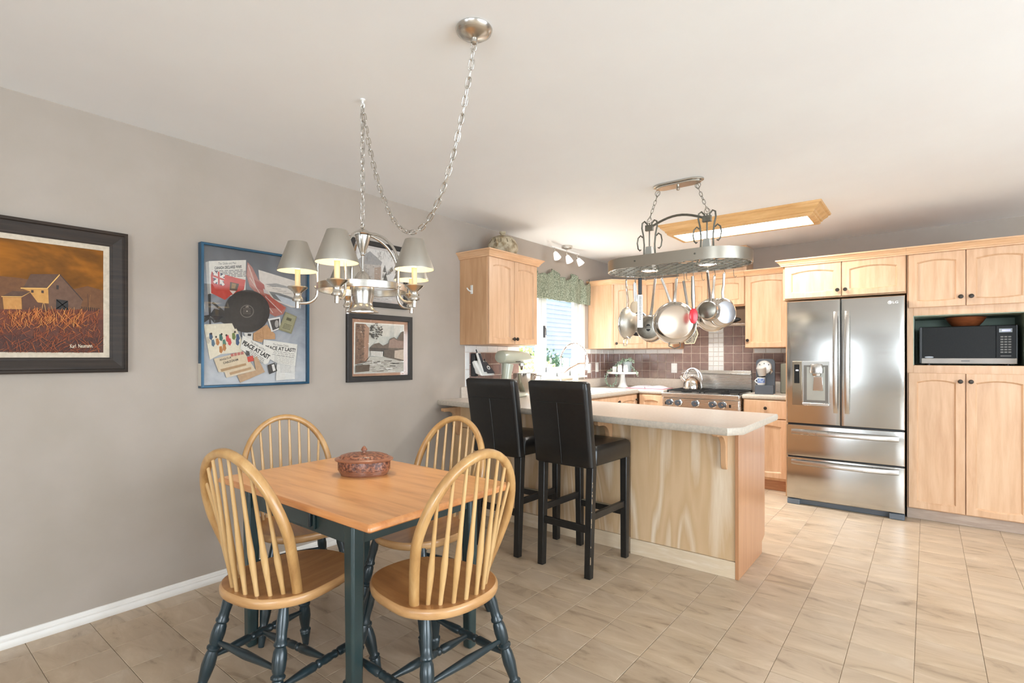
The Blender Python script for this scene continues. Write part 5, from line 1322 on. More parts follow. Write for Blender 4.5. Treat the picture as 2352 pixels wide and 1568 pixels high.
# ------------------------------------------------------------------ things hanging from the rack
KPX = 3.50/F
Rv = Vector((math.cos(A), math.sin(A), 0)); Fv = Vector((-math.sin(A), math.cos(A), 0))
def hp(u, v, dd=3.50):
    d = ray(u, v); return Vector((CX+d[0]*dd, d[1]*dd, CH+d[2]*dd))
def dirv(yaw, pitch=0):
    """direction pointing to the camera turned by yaw (deg, + = picture right)"""
    a = math.radians(yaw); return (-Fv*math.cos(a)+Rv*math.sin(a))*math.cos(math.radians(pitch))+Vector((0,0,math.sin(math.radians(pitch))))
def hook(p, parent):
    mb = MB(); q = Vector(p); mb.tube([q+Vector((0,0,-.006)), q+Rv*.006+Vector((0,0,-.002)), q+Rv*.005+Vector((0,0,.012)), Vector((q.x,q.y,1.850)), Vector((q.x,q.y,1.862))+Rv*.002], .0019, 5)
    part('hook', mb, T['iron'], parent)
def pan(name, label, u, v, dd, R, h, yaw, base_mat, hu, hv, wall=None, rb=None, pitch=0, bend=.03, emblem=False, cat='pan', helper=None):
    c = hp(u, v, dd); n_ = dirv(yaw, pitch); wall = wall or T['pansteel']; rb = rb or R*.82
    t = thing(name, label, cat, (c.x, c.y, c.z))
    mb = MB(); mb.lathe([(0,0),(rb*.96,0),(rb,-.003),(rb+(R-rb)*.5,-.012 if h > .05 else -h*.3),(R,-h*.55),(R,-h),(R+.004,-h-.001),(R+.004,-h-.004),(R-.003,-h-.002),(R-.004,-h*.5),(rb*.95,-.008),(0,-.006)], c, n_, 40); part('body', mb, wall, t, sharp=50)
    mb = MB(); mb.lathe([(0,.0012),(rb*.92,.0012),(rb*.95,.0002)], c, n_, 40); bs = part('base_disc', mb, base_mat, t)
    if emblem:
        mb = MB(); e1 = Z_.cross(n_).normalized(); e2 = n_.cross(e1); q = c+n_*.0016
        mb.poly([q-e1*.020+e2*.004, q+e1*.020+e2*.004, q+e1*.020+e2*.007, q-e1*.020+e2*.007]); mb.poly([q-e1*.020-e2*.004, q+e1*.020-e2*.004, q+e1*.020-e2*.001, q-e1*.020-e2*.001])
        mb.poly([q+e1*(.014*math.cos(a))+e2*(.011+.012*abs(math.sin(a))) for a in [k*math.pi/8 for k in range(9)]]); mb.poly([q+e1*(.014*math.cos(a))-e2*(.009+.016*abs(math.sin(a))) for a in [k*math.pi/8 for k in range(9)]])
        part('emblem', mb, T['black'], t, recalc=False)
    top = hp(hu, hv, dd-.0); att = c - n_*(h*.8) + Z_*(R*.99)
    mid = att.lerp(top, .25) - n_*bend*.3
    mb = MB(); side = (top-att).cross(n_).normalized(); pts = [att, mid, att.lerp(top,.55), top]
    ws = (.011,.010,.0085,.0095); vs = []
    for p_, w_ in zip(pts, ws):
        vs += [p_-side*w_-n_*.003, p_+side*w_-n_*.003, p_+side*w_*.8+n_*.004, p_-side*w_*.8+n_*.004]
    fs = [(i*4+k, i*4+(k+1)%4, (i+1)*4+(k+1)%4, (i+1)*4+k) for i in range(3) for k in range(4)]+[(3,2,1,0),(12,13,14,15)]
    mb.add(vs, fs); hd_ = part('handle', mb, T['handle'], t, .0015, sharp=50)
    mb = MB(); mb.tube([top+Z_*(.006*math.sin(a))+side*(.006*math.cos(a)) for a in [k*math.pi/5 for k in range(10)]], .002, 5, closed=True); part('eyelet', mb, T['handle'], hd_)
    if helper:
        q = c - n_*(h*.8) - Z_*R*.97; s_ = helper
        mb = MB(); mb.tube([q-side*.035, q-side*.036-Z_*.022, q-Z_*.036, q+side*.036-Z_*.022, q+side*.035], .004, 8); part('helper_handle', mb, T['iron'], t)
    hook(top+Z_*.006, t)
    return t
pan('saucepan', 'steel saucepan with a dark stamped base hanging beside the strainer', 1489, 752, 3.535, .092, .105, -26, T['pandark'], 1505, 640, emblem=True, cat='saucepan', rb=.078)
pan('saute_pan', 'large shallow steel saute pan hanging in the middle of the rack', 1551, 740, 3.38, .136, .055, -12, T['copper'], 1554, 640, helper=1)
pan('frying_pan', 'steel frying pan half hidden behind the large saute pan', 1546, 735, 3.60, .105, .045, -8, T['copper'], 1520, 640)
pan('milk_pan', 'small deep steel saucepan with a black base hanging in front of two pans', 1624, 712, 3.40, .062, .100, -34, T['pandark'], 1625, 624, cat='saucepan', rb=.057)
pan('frying_pan', 'copper-based steel pan hanging low behind the small saucepan', 1641, 722, 3.54, .112, .045, -6, T['copper'], 1641, 634)
pan('omelette_pan', 'bright aluminium omelette pan hanging at the end of the rack', 1667, 717, 3.50, .096, .035, 14, M('worn_aluminium', (.62,.63,.66,1), .3, 1.0, (.52,.53,.58,1), 14.0), 1663, 628)
pan('skillet', 'dark-rimmed skillet hanging behind the grater and strainer', 1467, 742, 3.90, .090, .035, 2, T['pansteel'], 1458, 650, wall=M('dark_skillet', lin(40,44,54), .3, .3))
# strainer
c = hp(1439, 742, 3.70); t = thing('strainer', 'steel mesh strainer bowl with long wire handle and foot loop', 'strainer', (c.x,c.y,c.z)); ax_ = dirv(48, -4)
mb = MB(); R_ = .108
pr = [(R_*math.sin(math.pi/2*k/10), .068*math.cos(math.pi/2*k/10)) for k in range(11)]; mb.lathe(pr, c, ax_, 36, caps=False)
meshm = M('strainer_mesh', (.66,.64,.58,1), .38, .9, (.56,.54,.48,1), 300.0); o = part('bowl', mb, meshm, t); sd = o.modifiers.new('thick','SOLIDIFY'); sd.thickness = .002
mb = MB(); e1 = Z_.cross(ax_).normalized(); e2 = ax_.cross(e1); mb.tube([c+e1*R_*math.cos(a)+e2*R_*math.sin(a) for a in [2*math.pi*k/40 for k in range(40)]], .004, 6, closed=True); part('rim', mb, T['chrome'], t)
mb = MB(); tp_ = hp(1438, 642, 3.70)
for s_ in (-1,1): mb.tube([c+e2*R_+e1*s_*.012, c+e2*(R_+.05)+e1*s_*.010, tp_-Z_*.03+e1*s_*.006, tp_+e1*s_*.003], .003, 6)
part('handle', mb, T['chrome'], t)
mb = MB(); b_ = c-e2*R_; mb.tube([b_+e1*.02, b_+e1*.024-e2*.035, b_+e1*.018-e2*.052, b_-e1*.018-e2*.052, b_-e1*.024-e2*.035, b_-e1*.02], .003, 6); mb.tube([b_+e2*.03-e1*.06+ax_*.02, b_+ax_*.03, b_+e2*.03+e1*.06+ax_*.02], .0035, 6); part('foot_loop', mb, T['chrome'], t)
hook(tp_, t)
# grater with black handle
c = hp(1470, 752, 3.47); tp_ = hp(1470.5, 638, 3.47); fr = Fr(c, Rv, -Fv); t = thing('zester_grater', 'long narrow steel grater with a black handle', 'grater', (c.x,c.y,c.z)); hh = tp_.z-c.z
mb = MB(); fbox(mb, fr, -.017, .017, 0, hh*.66, 0, .004); fbox(mb, fr, -.017, -.013, 0, hh*.66, -.008, .0); fbox(mb, fr, .013, .017, 0, hh*.66, -.008, 0); part('blade', mb, T['pansteel'], t)
mb = MB()
for k in range(15): fbox(mb, fr, -.008, .009, hh*.16+k*.0105, hh*.16+k*.0105+.005, .004, .0062)
part('teeth', mb, T['iron'], t)['kind'] = 'stuff'
mb = MB(); fbox(mb, fr, -.012, .012, hh*.66, hh*1.0, -.006, .008); part('handle', mb, T['blackplastic'], t, .005, 3)
hook(tp_+Z_*.002, t)
# ladle with wooden bowl
c = hp(1458, 705, 3.55); tp_ = hp(1457, 652, 3.55); t = thing('serving_spoon', 'pale serving spoon with a steel handle behind the strainer', 'spoon', (c.x,c.y,c.z))
mb = MB(); mb.lathe([(0,.012),(.02,.010),(.034,.003),(.036,0),(.030,.001),(0,.008)], c, dirv(-10), 24, sx=.9, sy=1.15); part('bowl', mb, M('pale_beech', lin(236,214,182), .5), t)
mb = MB(); mb.tube([c+Z_*.038, c.lerp(tp_,.5), tp_], [.004,.008,.009], 8); part('handle', mb, T['handle'], t)
hook(tp_, t)
# red spatula
c = hp(1593, 725, 3.27); tp_ = hp(1591, 634, 3.27); t = thing('silicone_spatula', 'red silicone spatula spoon with a steel handle', 'spatula', (c.x,c.y,c.z)); n_ = dirv(0)
mb = MB(); e1 = Z_.cross(n_).normalized(); mb.lathe([(0,.007),(.016,.006),(.026,.002),(.027,-.002),(.018,-.005),(0,-.006)], c, n_, 24, sx=1, sy=1.85); part('head', mb, M('red_silicone', lin(222,24,44), .3, 0, lin(205,16,36), 10.0, coat=.2), t)
mb = MB(); mb.tube([c+Z_*.045, c.lerp(tp_,.45), c.lerp(tp_,.8), tp_], [.009,.014,.012,.009], 12); part('handle', mb, T['handle'], t)
hook(tp_, t)
# flat wood-rimmed grater
c = hp(1590, 770, 3.50); tp_ = hp(1570, 645, 3.56); t = thing('flat_grater', 'flat steel grater with a pale angular rim hanging beside the red spatula', 'grater', (c.x,c.y,c.z)); n_ = dirv(0); e1 = n_.cross(Z_).normalized()*-1
pg_ = [(-.045,.050),(.020,.060),(.036,.010),(.012,-.052),(-.050,-.055),(-.056,-.01)]
mb = MB(); mb.prism([c+e1*x+Z_*z for x, z in pg_], n_*.004); part('plate', mb, M('grater_plate', lin(120,104,84), .4, .6, lin(70,60,48), 90.0, .45, .55), t)
mb = MB(); mb.tube([c+e1*x+Z_*z+n_*.002 for x, z in pg_], .004, 6, closed=True); part('rim', mb, M('brass_rim', lin(214,178,132), .35, .6), t)
mb = MB(); mb.tube([c+e1*-.02+Z_*.055, c.lerp(tp_,.6), tp_], [.008,.009,.010], 8); part('handle', mb, T['handle'], t)
hook(tp_, t)
# spare hooks
for (u, v, dd) in ((1577,640,3.7),(1612,632,3.7),(1685,622,3.55),(1480,645,3.7)):
    q = hp(u, v, dd); q.z = 1.815; mb = MB(); mb.tube([Vector((q.x,q.y,1.862)), Vector((q.x,q.y,1.835)), q+Rv*.004, q+Rv*.012-Z_*.006, q+Rv*.018+Z_*.004], .0019, 5)
    part('spare_hook', mb, T['iron'], rk_)

# ------------------------------------------------------------------ kitchen ceiling light
kl = thing('ceiling_light_box', 'oak crown-framed fluorescent light box on the kitchen ceiling', 'ceiling light', (1.87, 4.72, ZC))
fx0, fx1, fy0, fy1 = 1.262, 2.535, 4.455, 4.975
pf = [(0,0),(.006,-.012),(.020,-.018),(.020,-.026),(.030,-.036),(.050,-.052),(.056,-.066),(.066,-.070),(.066,-.082),(.078,-.090),(.095,-.092),(.110,-.088),(.110,-.060),(.040,-.0)]
m = MB(); rings = []
for (cx_, cy_, ox, oy) in ((fx0,fy0,1,1),(fx1,fy0,-1,1),(fx1,fy1,-1,-1),(fx0,fy1,1,-1)): rings.append([(cx_+ox*d, cy_+oy*d, ZC-.0005+z) for d, z in pf])
k_ = len(pf); m.add(sum(rings, []), [(i*k_+j, i*k_+(j+1)%k_, ((i+1)%4)*k_+(j+1)%k_, ((i+1)%4)*k_+j) for i in range(4) for j in range(k_)])
part('oak_frame', m, wood('golden_oak', lin(226,186,132), lin(214,170,114), lin(196,150,94), (3,18,18), .4, .2), kl, sharp=25)
m = MB(); m.box(fx0+.104, fy0+.104, ZC-.078, fx1-.104, fy1-.104, ZC-.072); part('diffuser', m, emis('fluorescent_diffuser', (1,.99,.96,1), 42.0), kl)

# ------------------------------------------------------------------ track light over the sink
tk = thing('track_light', 'white three-spot track light over the sink window', 'track light', (.16, 4.69, ZC))
m = MB(); m.lathe([(.058,0),(.058,-.022),(.050,-.028),(0,-.028)], (.17,4.69,ZC-.0005), n=28); m.cyl((.17,4.69,ZC-.028),(.16,4.69,2.395), .008, n=10); part('canopy', m, T['nickel'], tk)
m = MB(); m.box(.153,4.42,2.386,.167,4.945,2.400); part('bar', m, T['white'], tk, .002)
for (y, d) in ((4.47,(.55,-.1,-1)),(4.70,(.45,.05,-1)),(4.91,(.35,.75,-1))):
    dd_ = Vector(d).normalized(); p0 = Vector((.160,y,2.386)); p1 = Vector((.160,y,2.352))
    m = MB(); m.cyl(p0, p1, .005, n=8); m.tube([p1, p1+dd_*.02+Vector((0,0,-.002))], [.012,.014], 12); part('swivel', m, T['nickel'], tk)
    m = MB(); m.lathe([(.014,0),(.022,.012),(.034,.055),(.038,.078),(.036,.078),(.030,.055),(.016,.015),(0,.012)], p1+dd_*.012, dd_, 22); part('glass_shade', m, T['frosted'], tk)
    l = bpy.data.lights.new('track_spot', 'SPOT'); l.energy = 1.5; l.color = (1,.93,.84); l.spot_size = math.radians(90); l.spot_blend = .6; l.shadow_soft_size = .02
    lo = bpy.data.objects.new('track_spot', l); COL.objects.link(lo); lo.location = p1+dd_*.095; lo.rotation_euler = dd_.to_track_quat('-Z','Y').to_euler()
# ------------------------------------------------------------------ pictures on the left wall
def frame_ring(mb, y0, y1, z0, z1, prof, mi=0):
    """prof: (inset from the outer edge, height off the wall)"""
    rings = []
    for (y, z, oy, oz) in ((y0,z0,1,1),(y1,z0,-1,1),(y1,z1,-1,-1),(y0,z1,1,-1)): rings.append([(h, y+oy*d, z+oz*d) for d, h in prof])
    k = len(prof); mb.add(sum(rings, []), [(i*k+j, i*k+(j+1)%k, ((i+1)%4)*k+(j+1)%k, ((i+1)%4)*k+j) for i in range(4) for j in range(k)], mi)
MC = {}
def pm(r, g, b, rough=.6):
    k = (r, g, b)
    if k not in MC: MC[k] = M('ink_%d_%d_%d' % k, lin(r,g,b), rough, 0, lin(max(0,r-10),max(0,g-10),max(0,b-10)), 60.0)
    return MC[k]
class Print:
    """flat printed layer: shapes given in crop pixels of the photograph, laid on the plane X = x"""
    def __init__(s, x, ox, oy, sc, clip=None): s.mb = MB(); s.mats = []; s.x = x; s.k = 0; s.ox = ox; s.oy = oy; s.sc = sc; s.clip = clip
    def w(s, x, y, d=0):
        p = onX(s.ox+x*s.sc, s.oy+y*s.sc, s.x); p.x = s.x + d
        if s.clip: p.y = min(max(p.y, s.clip[0]), s.clip[1]); p.z = min(max(p.z, s.clip[2]), s.clip[3])
        return p
    def mi(s, col):
        if col not in s.mats: s.mats.append(col)
        return s.mats.index(col)
    def poly(s, pts, col, lift=1):
        s.k += lift; s.mb.poly([s.w(x, y, .00012*s.k) for x, y in pts], s.mi(pm(*col) if isinstance(col, tuple) else col))
    def ell(s, cx, cy, rx, ry, col, n=28): s.poly([(cx+rx*math.cos(2*math.pi*k/n), cy+ry*math.sin(2*math.pi*k/n)) for k in range(n)], col)
    def line(s, a, b, w, col, lift=0):
        d = Vector((b[0]-a[0], b[1]-a[1])); n = Vector((-d.y, d.x)).normalized()*w/2
        s.poly([(a[0]-n.x,a[1]-n.y),(b[0]-n.x,b[1]-n.y),(b[0]+n.x,b[1]+n.y),(a[0]+n.x,a[1]+n.y)], col, lift)
    def text(s, t, x0, y0, x1, y1, h, col, bold=.02):
        """baseline from (x0,y0) to (x1,y1), letter height h"""
        s.k += 1; d = Vector((x1-x0, y1-y0)); u = Vector((d.y, -d.x)).normalized()*h
        put_text(s.mb, t, lambda a, b: s.w(x0+d.x*a+u.x*b, y0+d.y*a+u.y*b, .00012*s.k), s.mi(pm(*col)), bold)
    def lines(s, p0, p1, q0, n, col, w=3, seed=1):
        """n rows of greeked text between the row p0-p1 and the last row start q0"""
        r = random.Random(seed); s.k += 1
        for i in range(n):
            o = (q0[0]-p0[0])*i/max(1,n-1), (q0[1]-p0[1])*i/max(1,n-1); t = 0
            while t < .96:
                e = min(.98, t+r.uniform(.08,.22)); a = (p0[0]+o[0]+(p1[0]-p0[0])*t, p0[1]+o[1]+(p1[1]-p0[1])*t); b = (p0[0]+o[0]+(p1[0]-p0[0])*e, p0[1]+o[1]+(p1[1]-p0[1])*e)
                s.line(a, b, w, col); t = e+.03
    def done(s, parent, name='print'): return part(name, s.mb, s.mats, parent, recalc=False)

# ---- barn painting
y0, y1, z0, z1 = -.160, .856, 1.194, 1.880
bp = thing('framed_painting', 'barn at dusk oil painting in a heavy dark brown frame', 'painting', (0, .35, 1.194))
m = MB(); frame_ring(m, y0, y1, z0, z1, [(0,.001),(0,.030),(.006,.034),(.014,.036),(.018,.030),(.026,.032),(.044,.026),(.060,.020),(.066,.021),(.072,.018),(.072,.001)])
part('frame', m, wood('dark_walnut_frame', lin(58,45,36), lin(44,34,26), lin(30,23,18), (14,3,60), .6, .0), bp, sharp=25)
m = MB(); frame_ring(m, y0+.070, y1-.070, z0+.070, z1-.070, [(0,.001),(0,.014),(.026,.014),(.026,.001)]); part('linen_liner', m, M('linen_liner', lin(206,192,172), .8, 0, lin(190,176,156), 60.0), bp)
def dusk():
    m_, nt, bs = newmat('dusk_sky_paint'); bs.inputs['Roughness'].default_value = .6; bs.inputs['Specular IOR Level'].default_value = .2
    v = coords(nt, (1, 2.6, 4.2)); f = noise(nt, v, 1.0, 4, .55, .6)
    nt.links.new(ramp(nt, f, [(.25, lin(74,46,14)), (.42, lin(120,74,20)), (.58, lin(164,100,26)), (.75, lin(190,104,30))]), bs.inputs['Base Color']); return m_
X_ = .011; cy0, cy1, cz0, cz1 = y0+.093, y1-.093, z0+.093, z1-.093
m = MB(); m.box(.002, cy0, cz0, X_, cy1, cz1); part('canvas', m, dusk(), bp)
pr = Print(X_, 0, 450, .28703, (cy0, cy1, cz0, cz1)); L_ = -1600
pr.poly([(L_,700),(0,640),(160,655),(330,690),(520,760),(700,720),(860,760),(860,930),(L_,930)], (108,66,22))
pr.poly([(L_,900),(0,905),(250,910),(440,905),(900,915),(900,1340),(L_,1340)], (112,52,16)); pr.poly([(L_,1010),(300,1030),(900,990),(900,1340),(L_,1340)], (92,42,14)); pr.poly([(L_,1130),(200,1110),(500,1160),(900,1120),(900,1340),(L_,1340)], (74,33,12))
pr.poly([(245,625),(470,625),(375,740),(185,735)], (92,62,40)); pr.poly([(385,742),(478,632),(660,835),(640,905),(390,900)], (104,72,50)); pr.poly([(180,742),(385,745),(390,860),(290,850),(240,800),(245,765)], (196,142,70))
pr.poly([(100,760),(240,765),(175,805),(10,802)], (86,56,34)); pr.poly([(20,810),(170,812),(175,905),(30,905)], (190,134,66)); pr.poly([(175,810),(240,770),(300,850),(385,870),(390,910),(180,908)], (92,54,28))
pr.line((165,737),(375,740),8,(226,176,96)); pr.line((375,742),(478,628),8,(230,180,100)); pr.line((478,628),(662,835),7,(60,40,26)); pr.line((10,804),(175,806),6,(216,166,90)); pr.line((175,806),(244,768),5,(200,150,80))
pr.poly([(450,825),(545,838),(545,912),(448,905)], (34,24,16)); pr.line((455,832),(540,905),5,(70,50,32)); pr.line((540,842),(455,900),5,(70,50,32)); pr.poly([(450,712),(470,715),(468,748),(450,745)], (52,36,24)); pr.poly([(330,755),(350,756),(350,778),(330,776)], (70,44,24)); pr.poly([(248,752),(268,753),(268,774),(248,773)], (70,44,24))
for k in range(9): pr.line((655+k*17,885+k*1.5),(656+k*17,918+k),6,(52,30,16))
pr.line((700,785),(705,890),3,(70,44,22)); pr.line((722,790),(715,890),3,(150,104,56)); pr.line((345,855),(330,925),4,(206,156,90)); pr.line((352,855),(368,925),4,(206,156,90))
rg_ = random.Random(4); cols = [(176,90,30),(206,124,48),(136,62,20),(112,50,18),(160,78,30),(190,104,44)]
for k in range(1500):
    x = rg_.uniform(L_, 800); y = rg_.uniform(930, 1290); a = rg_.uniform(-1.2, 1.2); L = rg_.uniform(30, 95)*(.7+(y-930)/500); col = cols[rg_.randrange(6)] if y < 1100 else cols[rg_.choice((2,3,3,4,0))]
    pr.line((x, y), (x+L*math.sin(a), y-L*math.cos(a)*.8), 2.4, col, 0 if k % 15 else 1)
for k in range(150):
    x = rg_.uniform(60, 660); y = rg_.uniform(950, 1060); a = rg_.uniform(-.9, .9); L = rg_.uniform(40, 90); pr.line((x, y), (x+L*math.sin(a), y-L*math.cos(a)), 2.6, rg_.choice([(226,150,70),(206,120,50),(190,104,40)]), 1 if k % 12 == 0 else 0)
pr.k += 2; pr.text('Karl  Neumann.', 555, 1216, 737, 1212, 30, (240,226,200), .0)
pr.done(bp, 'painted_layer')

# ---- wartime collage in a blue shadow box
y0, y1, z0, z1 = 1.187, 1.826, 1.098, 1.900
cb = thing('collage_picture', 'wartime newspaper and record collage in a glossy blue frame', 'picture', (0, 1.5, 1.098))
m = MB(); frame_ring(m, y0, y1, z0, z1, [(0,.001),(0,.042),(.004,.046),(.012,.046),(.015,.040),(.015,.001)]); part('frame', m, M('blue_metal_frame', lin(44,86,112), .3, .3, lin(38,76,100), 6.0), cb, sharp=25)
m = MB(); m.box(.0005, y0-.0008, z0+.012, .038, y0-.0001, z0+.135); part('peeling_strip', m, M('bare_wood_strip', lin(205,196,182), .6), cb)
X_ = .022
def mist():
    m_, nt, bs = newmat('misty_blue_paint'); bs.inputs['Roughness'].default_value = .5
    v = coords(nt, (3, 4, 5)); f = noise(nt, v, 1.0, 5, .6, .8)
    tc = nt.nodes.new('ShaderNodeTexCoord'); sx = nt.nodes.new('ShaderNodeSeparateXYZ'); nt.links.new(tc.outputs['Object'], sx.inputs[0])
    mp_ = nt.nodes.new('ShaderNodeMapRange'); mp_.inputs[1].default_value = .1; mp_.inputs[2].default_value = .8; nt.links.new(sx.outputs[2], mp_.inputs[0])
    ad = nt.nodes.new('ShaderNodeMath'); ad.operation = 'MULTIPLY_ADD'; ad.inputs[1].default_value = .55; nt.links.new(f, ad.inputs[0])
    sb = nt.nodes.new('ShaderNodeMath'); sb.operation = 'MULTIPLY'; sb.inputs[1].default_value = .55; nt.links.new(mp_.outputs[0], sb.inputs[0]); nt.links.new(sb.outputs[0], ad.inputs[2])
    nt.links.new(ramp(nt, ad.outputs[0], [(.25, lin(196,198,200)), (.45, lin(156,160,166)), (.62, lin(108,112,120)), (.82, lin(58,62,70))]), bs.inputs['Base Color']); return m_
m = MB(); m.box(.001, y0+.012, z0+.012, X_, y1-.012, z1-.012); part('painted_board', m, mist(), cb)
pr = Print(X_, 430, 530, .25510, (y0+.0155, y1-.0155, z0+.0155, z1-.0155)); CR = (226,222,212)
pr.poly([(165,282),(200,272),(216,560),(184,578)], (176,174,168)); pr.poly([(195,272),(530,262),(523,600),(206,566)], CR)
pr.text('The Globe and Mail', 280, 306, 440, 299, 22, (60,58,56), 0); pr.text('CANADA DECLARES WAR!', 247, 348, 490, 334, 27, (28,28,28), .035); pr.lines((250,362),(505,352),(380,412),5,(96,94,90),6,3)
pr.poly([(640,350),(970,450),(1022,470),(1022,690),(940,690),(700,590),(650,450)], (214,206,196)); pr.poly([(700,480),(800,472),(900,500),(930,520),(760,500)], (150,146,142)); pr.poly([(735,545),(830,560),(945,600),(1020,640),(1020,690),(900,660),(780,610)], (120,122,122)); pr.poly([(790,570),(960,625),(1020,655),(1020,700),(860,650)], (190,196,202))
pr.lines((720,500),(800,505),(860,560),4,(90,88,86),3,8)
pr.poly([(225,345),(330,392),(430,420),(525,442),(510,530),(390,580),(340,622),(215,560),(212,400)], (196,58,44)); pr.poly([(330,392),(430,420),(525,442),(515,500),(330,470)], (208,70,52))
pr.poly([(225,345),(335,392),(325,495),(240,470)], (44,48,78))
for a, b, w_, cl in (((225,350),(328,490),22,(232,226,218)),((335,395),(238,466),22,(232,226,218)),((232,404),(332,442),30,(232,226,218)),((282,368),(284,482),30,(232,226,218)),((232,404),(332,442),16,(196,58,44)),((282,368),(284,482),16,(196,58,44))): pr.line(a, b, w_, cl, 1)
pr.poly([(385,460),(466,478),(446,540),(380,532)], (84,66,46)); pr.poly([(400,470),(440,480),(430,520),(396,516)], (150,116,60)); pr.poly([(380,536),(440,542),(410,572)], (220,210,200))
for pl_, cl in (([(540,280),(585,330),(640,440),(690,485),(700,530),(760,600),(890,690),(862,750),(790,772),(720,732),(660,600),(560,500),(530,400)], (176,112,100)), ([(548,300),(600,420),(612,520),(560,480),(540,400)], (196,140,126)), ([(600,440),(690,485),(690,540),(630,520)], (166,70,56)), ([(670,570),(760,620),(800,700),(720,690)], (150,64,52)), ([(700,560),(840,660),(880,695),(850,720),(760,660)], (178,84,68)), ([(680,520),(720,540),(735,575),(690,560)], (200,190,186))): pr.poly(pl_, cl)
for a, b in (((548,310),(620,520)),((560,420),(650,560)),((670,600),(770,740)),((700,590),(850,740))): pr.line(a, b, 6, (214,196,188), 1)
pr.poly([(185,570),(210,565),(212,900),(198,900)], (36,36,38)); pr.poly([(140,765),(200,755),(240,700),(330,720),(430,770),(430,850),(360,852),(300,820),(240,830),(205,790),(150,825)], (34,34,36)); pr.poly([(215,650),(235,640),(330,720),(410,785),(395,795)], (50,48,44))
pr.ell(535, 724, 206, 192, (46,43,41)); pr.ell(535,724,150,140,(52,49,46)); pr.ell(535,724,62,58,(120,114,106)); pr.ell(535,724,55,51,(56,52,48)); pr.lines((500,700),(570,700),(500,745),4,(150,140,128),3,2); pr.ell(535,724,6,6,(190,180,168)); pr.poly([(525,680),(545,672),(552,690),(520,692)], (150,140,128))
pr.poly([(145,842),(400,832),(480,1000),(492,1092),(300,1110),(200,1160)], (228,218,194)); pr.poly([(395,890),(440,880),(500,1010),(480,1060)], (222,210,184))
for cx_, cy_, cl in ((210,950,(60,90,120)),(230,1010,(90,120,140)),(185,985,(200,190,170)),(270,1000,(186,122,62)),(300,1070,(186,122,62)),(300,960,(60,110,100)),(330,1010,(80,130,110)),(360,970,(204,70,74)),(378,1000,(204,70,74)),(415,950,(110,126,60)),(452,960,(60,84,120)),(448,1000,(60,84,120)),(330,1050,(180,120,66))): pr.poly([(cx_-16,cy_-28),(cx_+6,cy_-34),(cx_+18,cy_+8),(cx_+4,cy_+34),(cx_-14,cy_+20)], cl)
for cx_, cy_ in ((212,926),(305,930),(348,940),(425,910),(255,955)): pr.ell(cx_, cy_, 9, 10, (64,44,36), 10)
pr.poly([(590,922),(712,842),(730,870),(786,930),(786,975),(682,976),(668,1004),(590,986)], (192,148,104)); pr.line((672,886),(682,976),3,(150,110,72),1); pr.lines((605,935),(660,915),(620,975),4,(140,100,64),3,5)
pr.poly([(720,794),(830,774),(836,880),(752,910)], (232,228,222)); pr.poly([(738,806),(822,790),(824,872),(764,896)], (66,64,62)); pr.ell(800,838,18,34,(168,164,158),16)
pr.poly([(880,728),(982,772),(932,928),(815,888)], (140,136,104)); pr.poly([(886,742),(970,778),(926,912),(826,880)], (156,152,118)); pr.poly([(892,778),(936,792),(928,815),(884,802)], (96,92,66)); pr.lines((868,835),(935,855),(852,870),4,(92,88,62),6,6)
pr.poly([(505,918),(585,920),(580,985),(520,975)], (214,210,202)); pr.poly([(540,925),(572,928),(566,948),(536,944)], (60,60,60)); pr.line((478,905),(482,950),8,(30,30,30),1); pr.line((480,950),(515,970),6,(30,30,30),1)
pr.poly([(682,978),(986,1022),(966,1216),(800,1192),(668,1112)], CR); pr.text('The Ottawa Citizen', 764, 1030, 906, 1046, 18, (90,88,86), 0); pr.text('PEACE AT LAST!', 694, 1064, 965, 1092, 34, (30,30,30), .03); pr.lines((760,1080),(965,1110),(755,1110),3,(120,118,114),4,9); pr.lines((780,1120),(960,1146),(770,1190),7,(150,148,144),3,10)
pr.poly([(492,940),(560,975),(775,1072),(722,1192),(694,1202),(468,1062)], CR); pr.text('The Globe and Mail', 558, 1002, 690, 1082, 18, (70,68,66), 0); pr.text('PEACE AT LAST', 484, 1020, 722, 1158, 42, (24,24,24), .04); pr.lines((560,1075),(690,1160),(550,1100),3,(110,108,104),5,7); pr.poly([(520,1075),(552,1085),(556,1120),(530,1124)], (70,68,66))
pr.poly([(800,1196),(962,1216),(962,1332),(790,1346)], (220,217,210)); pr.lines((830,1210),(930,1215),(830,1270),6,(160,156,150),3,11)
pr.poly([(715,1208),(780,1186),(803,1260),(731,1291)], (60,58,56)); pr.poly([(752,1205),(775,1200),(788,1255),(765,1265)], (224,220,214))
pr.poly([(590,1142),(620,1130),(692,1270),(470,1366),(443,1300),(610,1255)], (190,158,124)); pr.poly([(330,1270),(560,1218),(610,1255),(345,1322)], (218,202,178)); pr.poly([(232,1152),(500,1086),(528,1130),(610,1255),(330,1272),(275,1270)], (216,198,168)); pr.poly([(290,1245),(520,1190),(525,1210),(300,1268)], (176,142,104)); pr.poly([(370,1275),(565,1225),(570,1245),(380,1298)], (186,152,114))
pr.text('ANGLO-A', 285, 1172, 390, 1146, 18, (50,44,40), .02); pr.text('CABLEGRAM', 318, 1200, 452, 1166, 20, (50,44,40), .02)
for k in range(4): pr.poly([(382+k*30,1108-k*6),(406+k*30,1103-k*6),(410+k*30,1128-k*6),(386+k*30,1133-k*6)], (188,110,100))
pr.poly([(530,1136),(582,1122),(592,1170),(540,1182)], (208,74,58))
pr.done(cb)
m = MB(); m.box(.0390, y0+.015, z0+.015, .0400, y1-.015, z1-.015); part('glazing', m, T['glass'], cb)

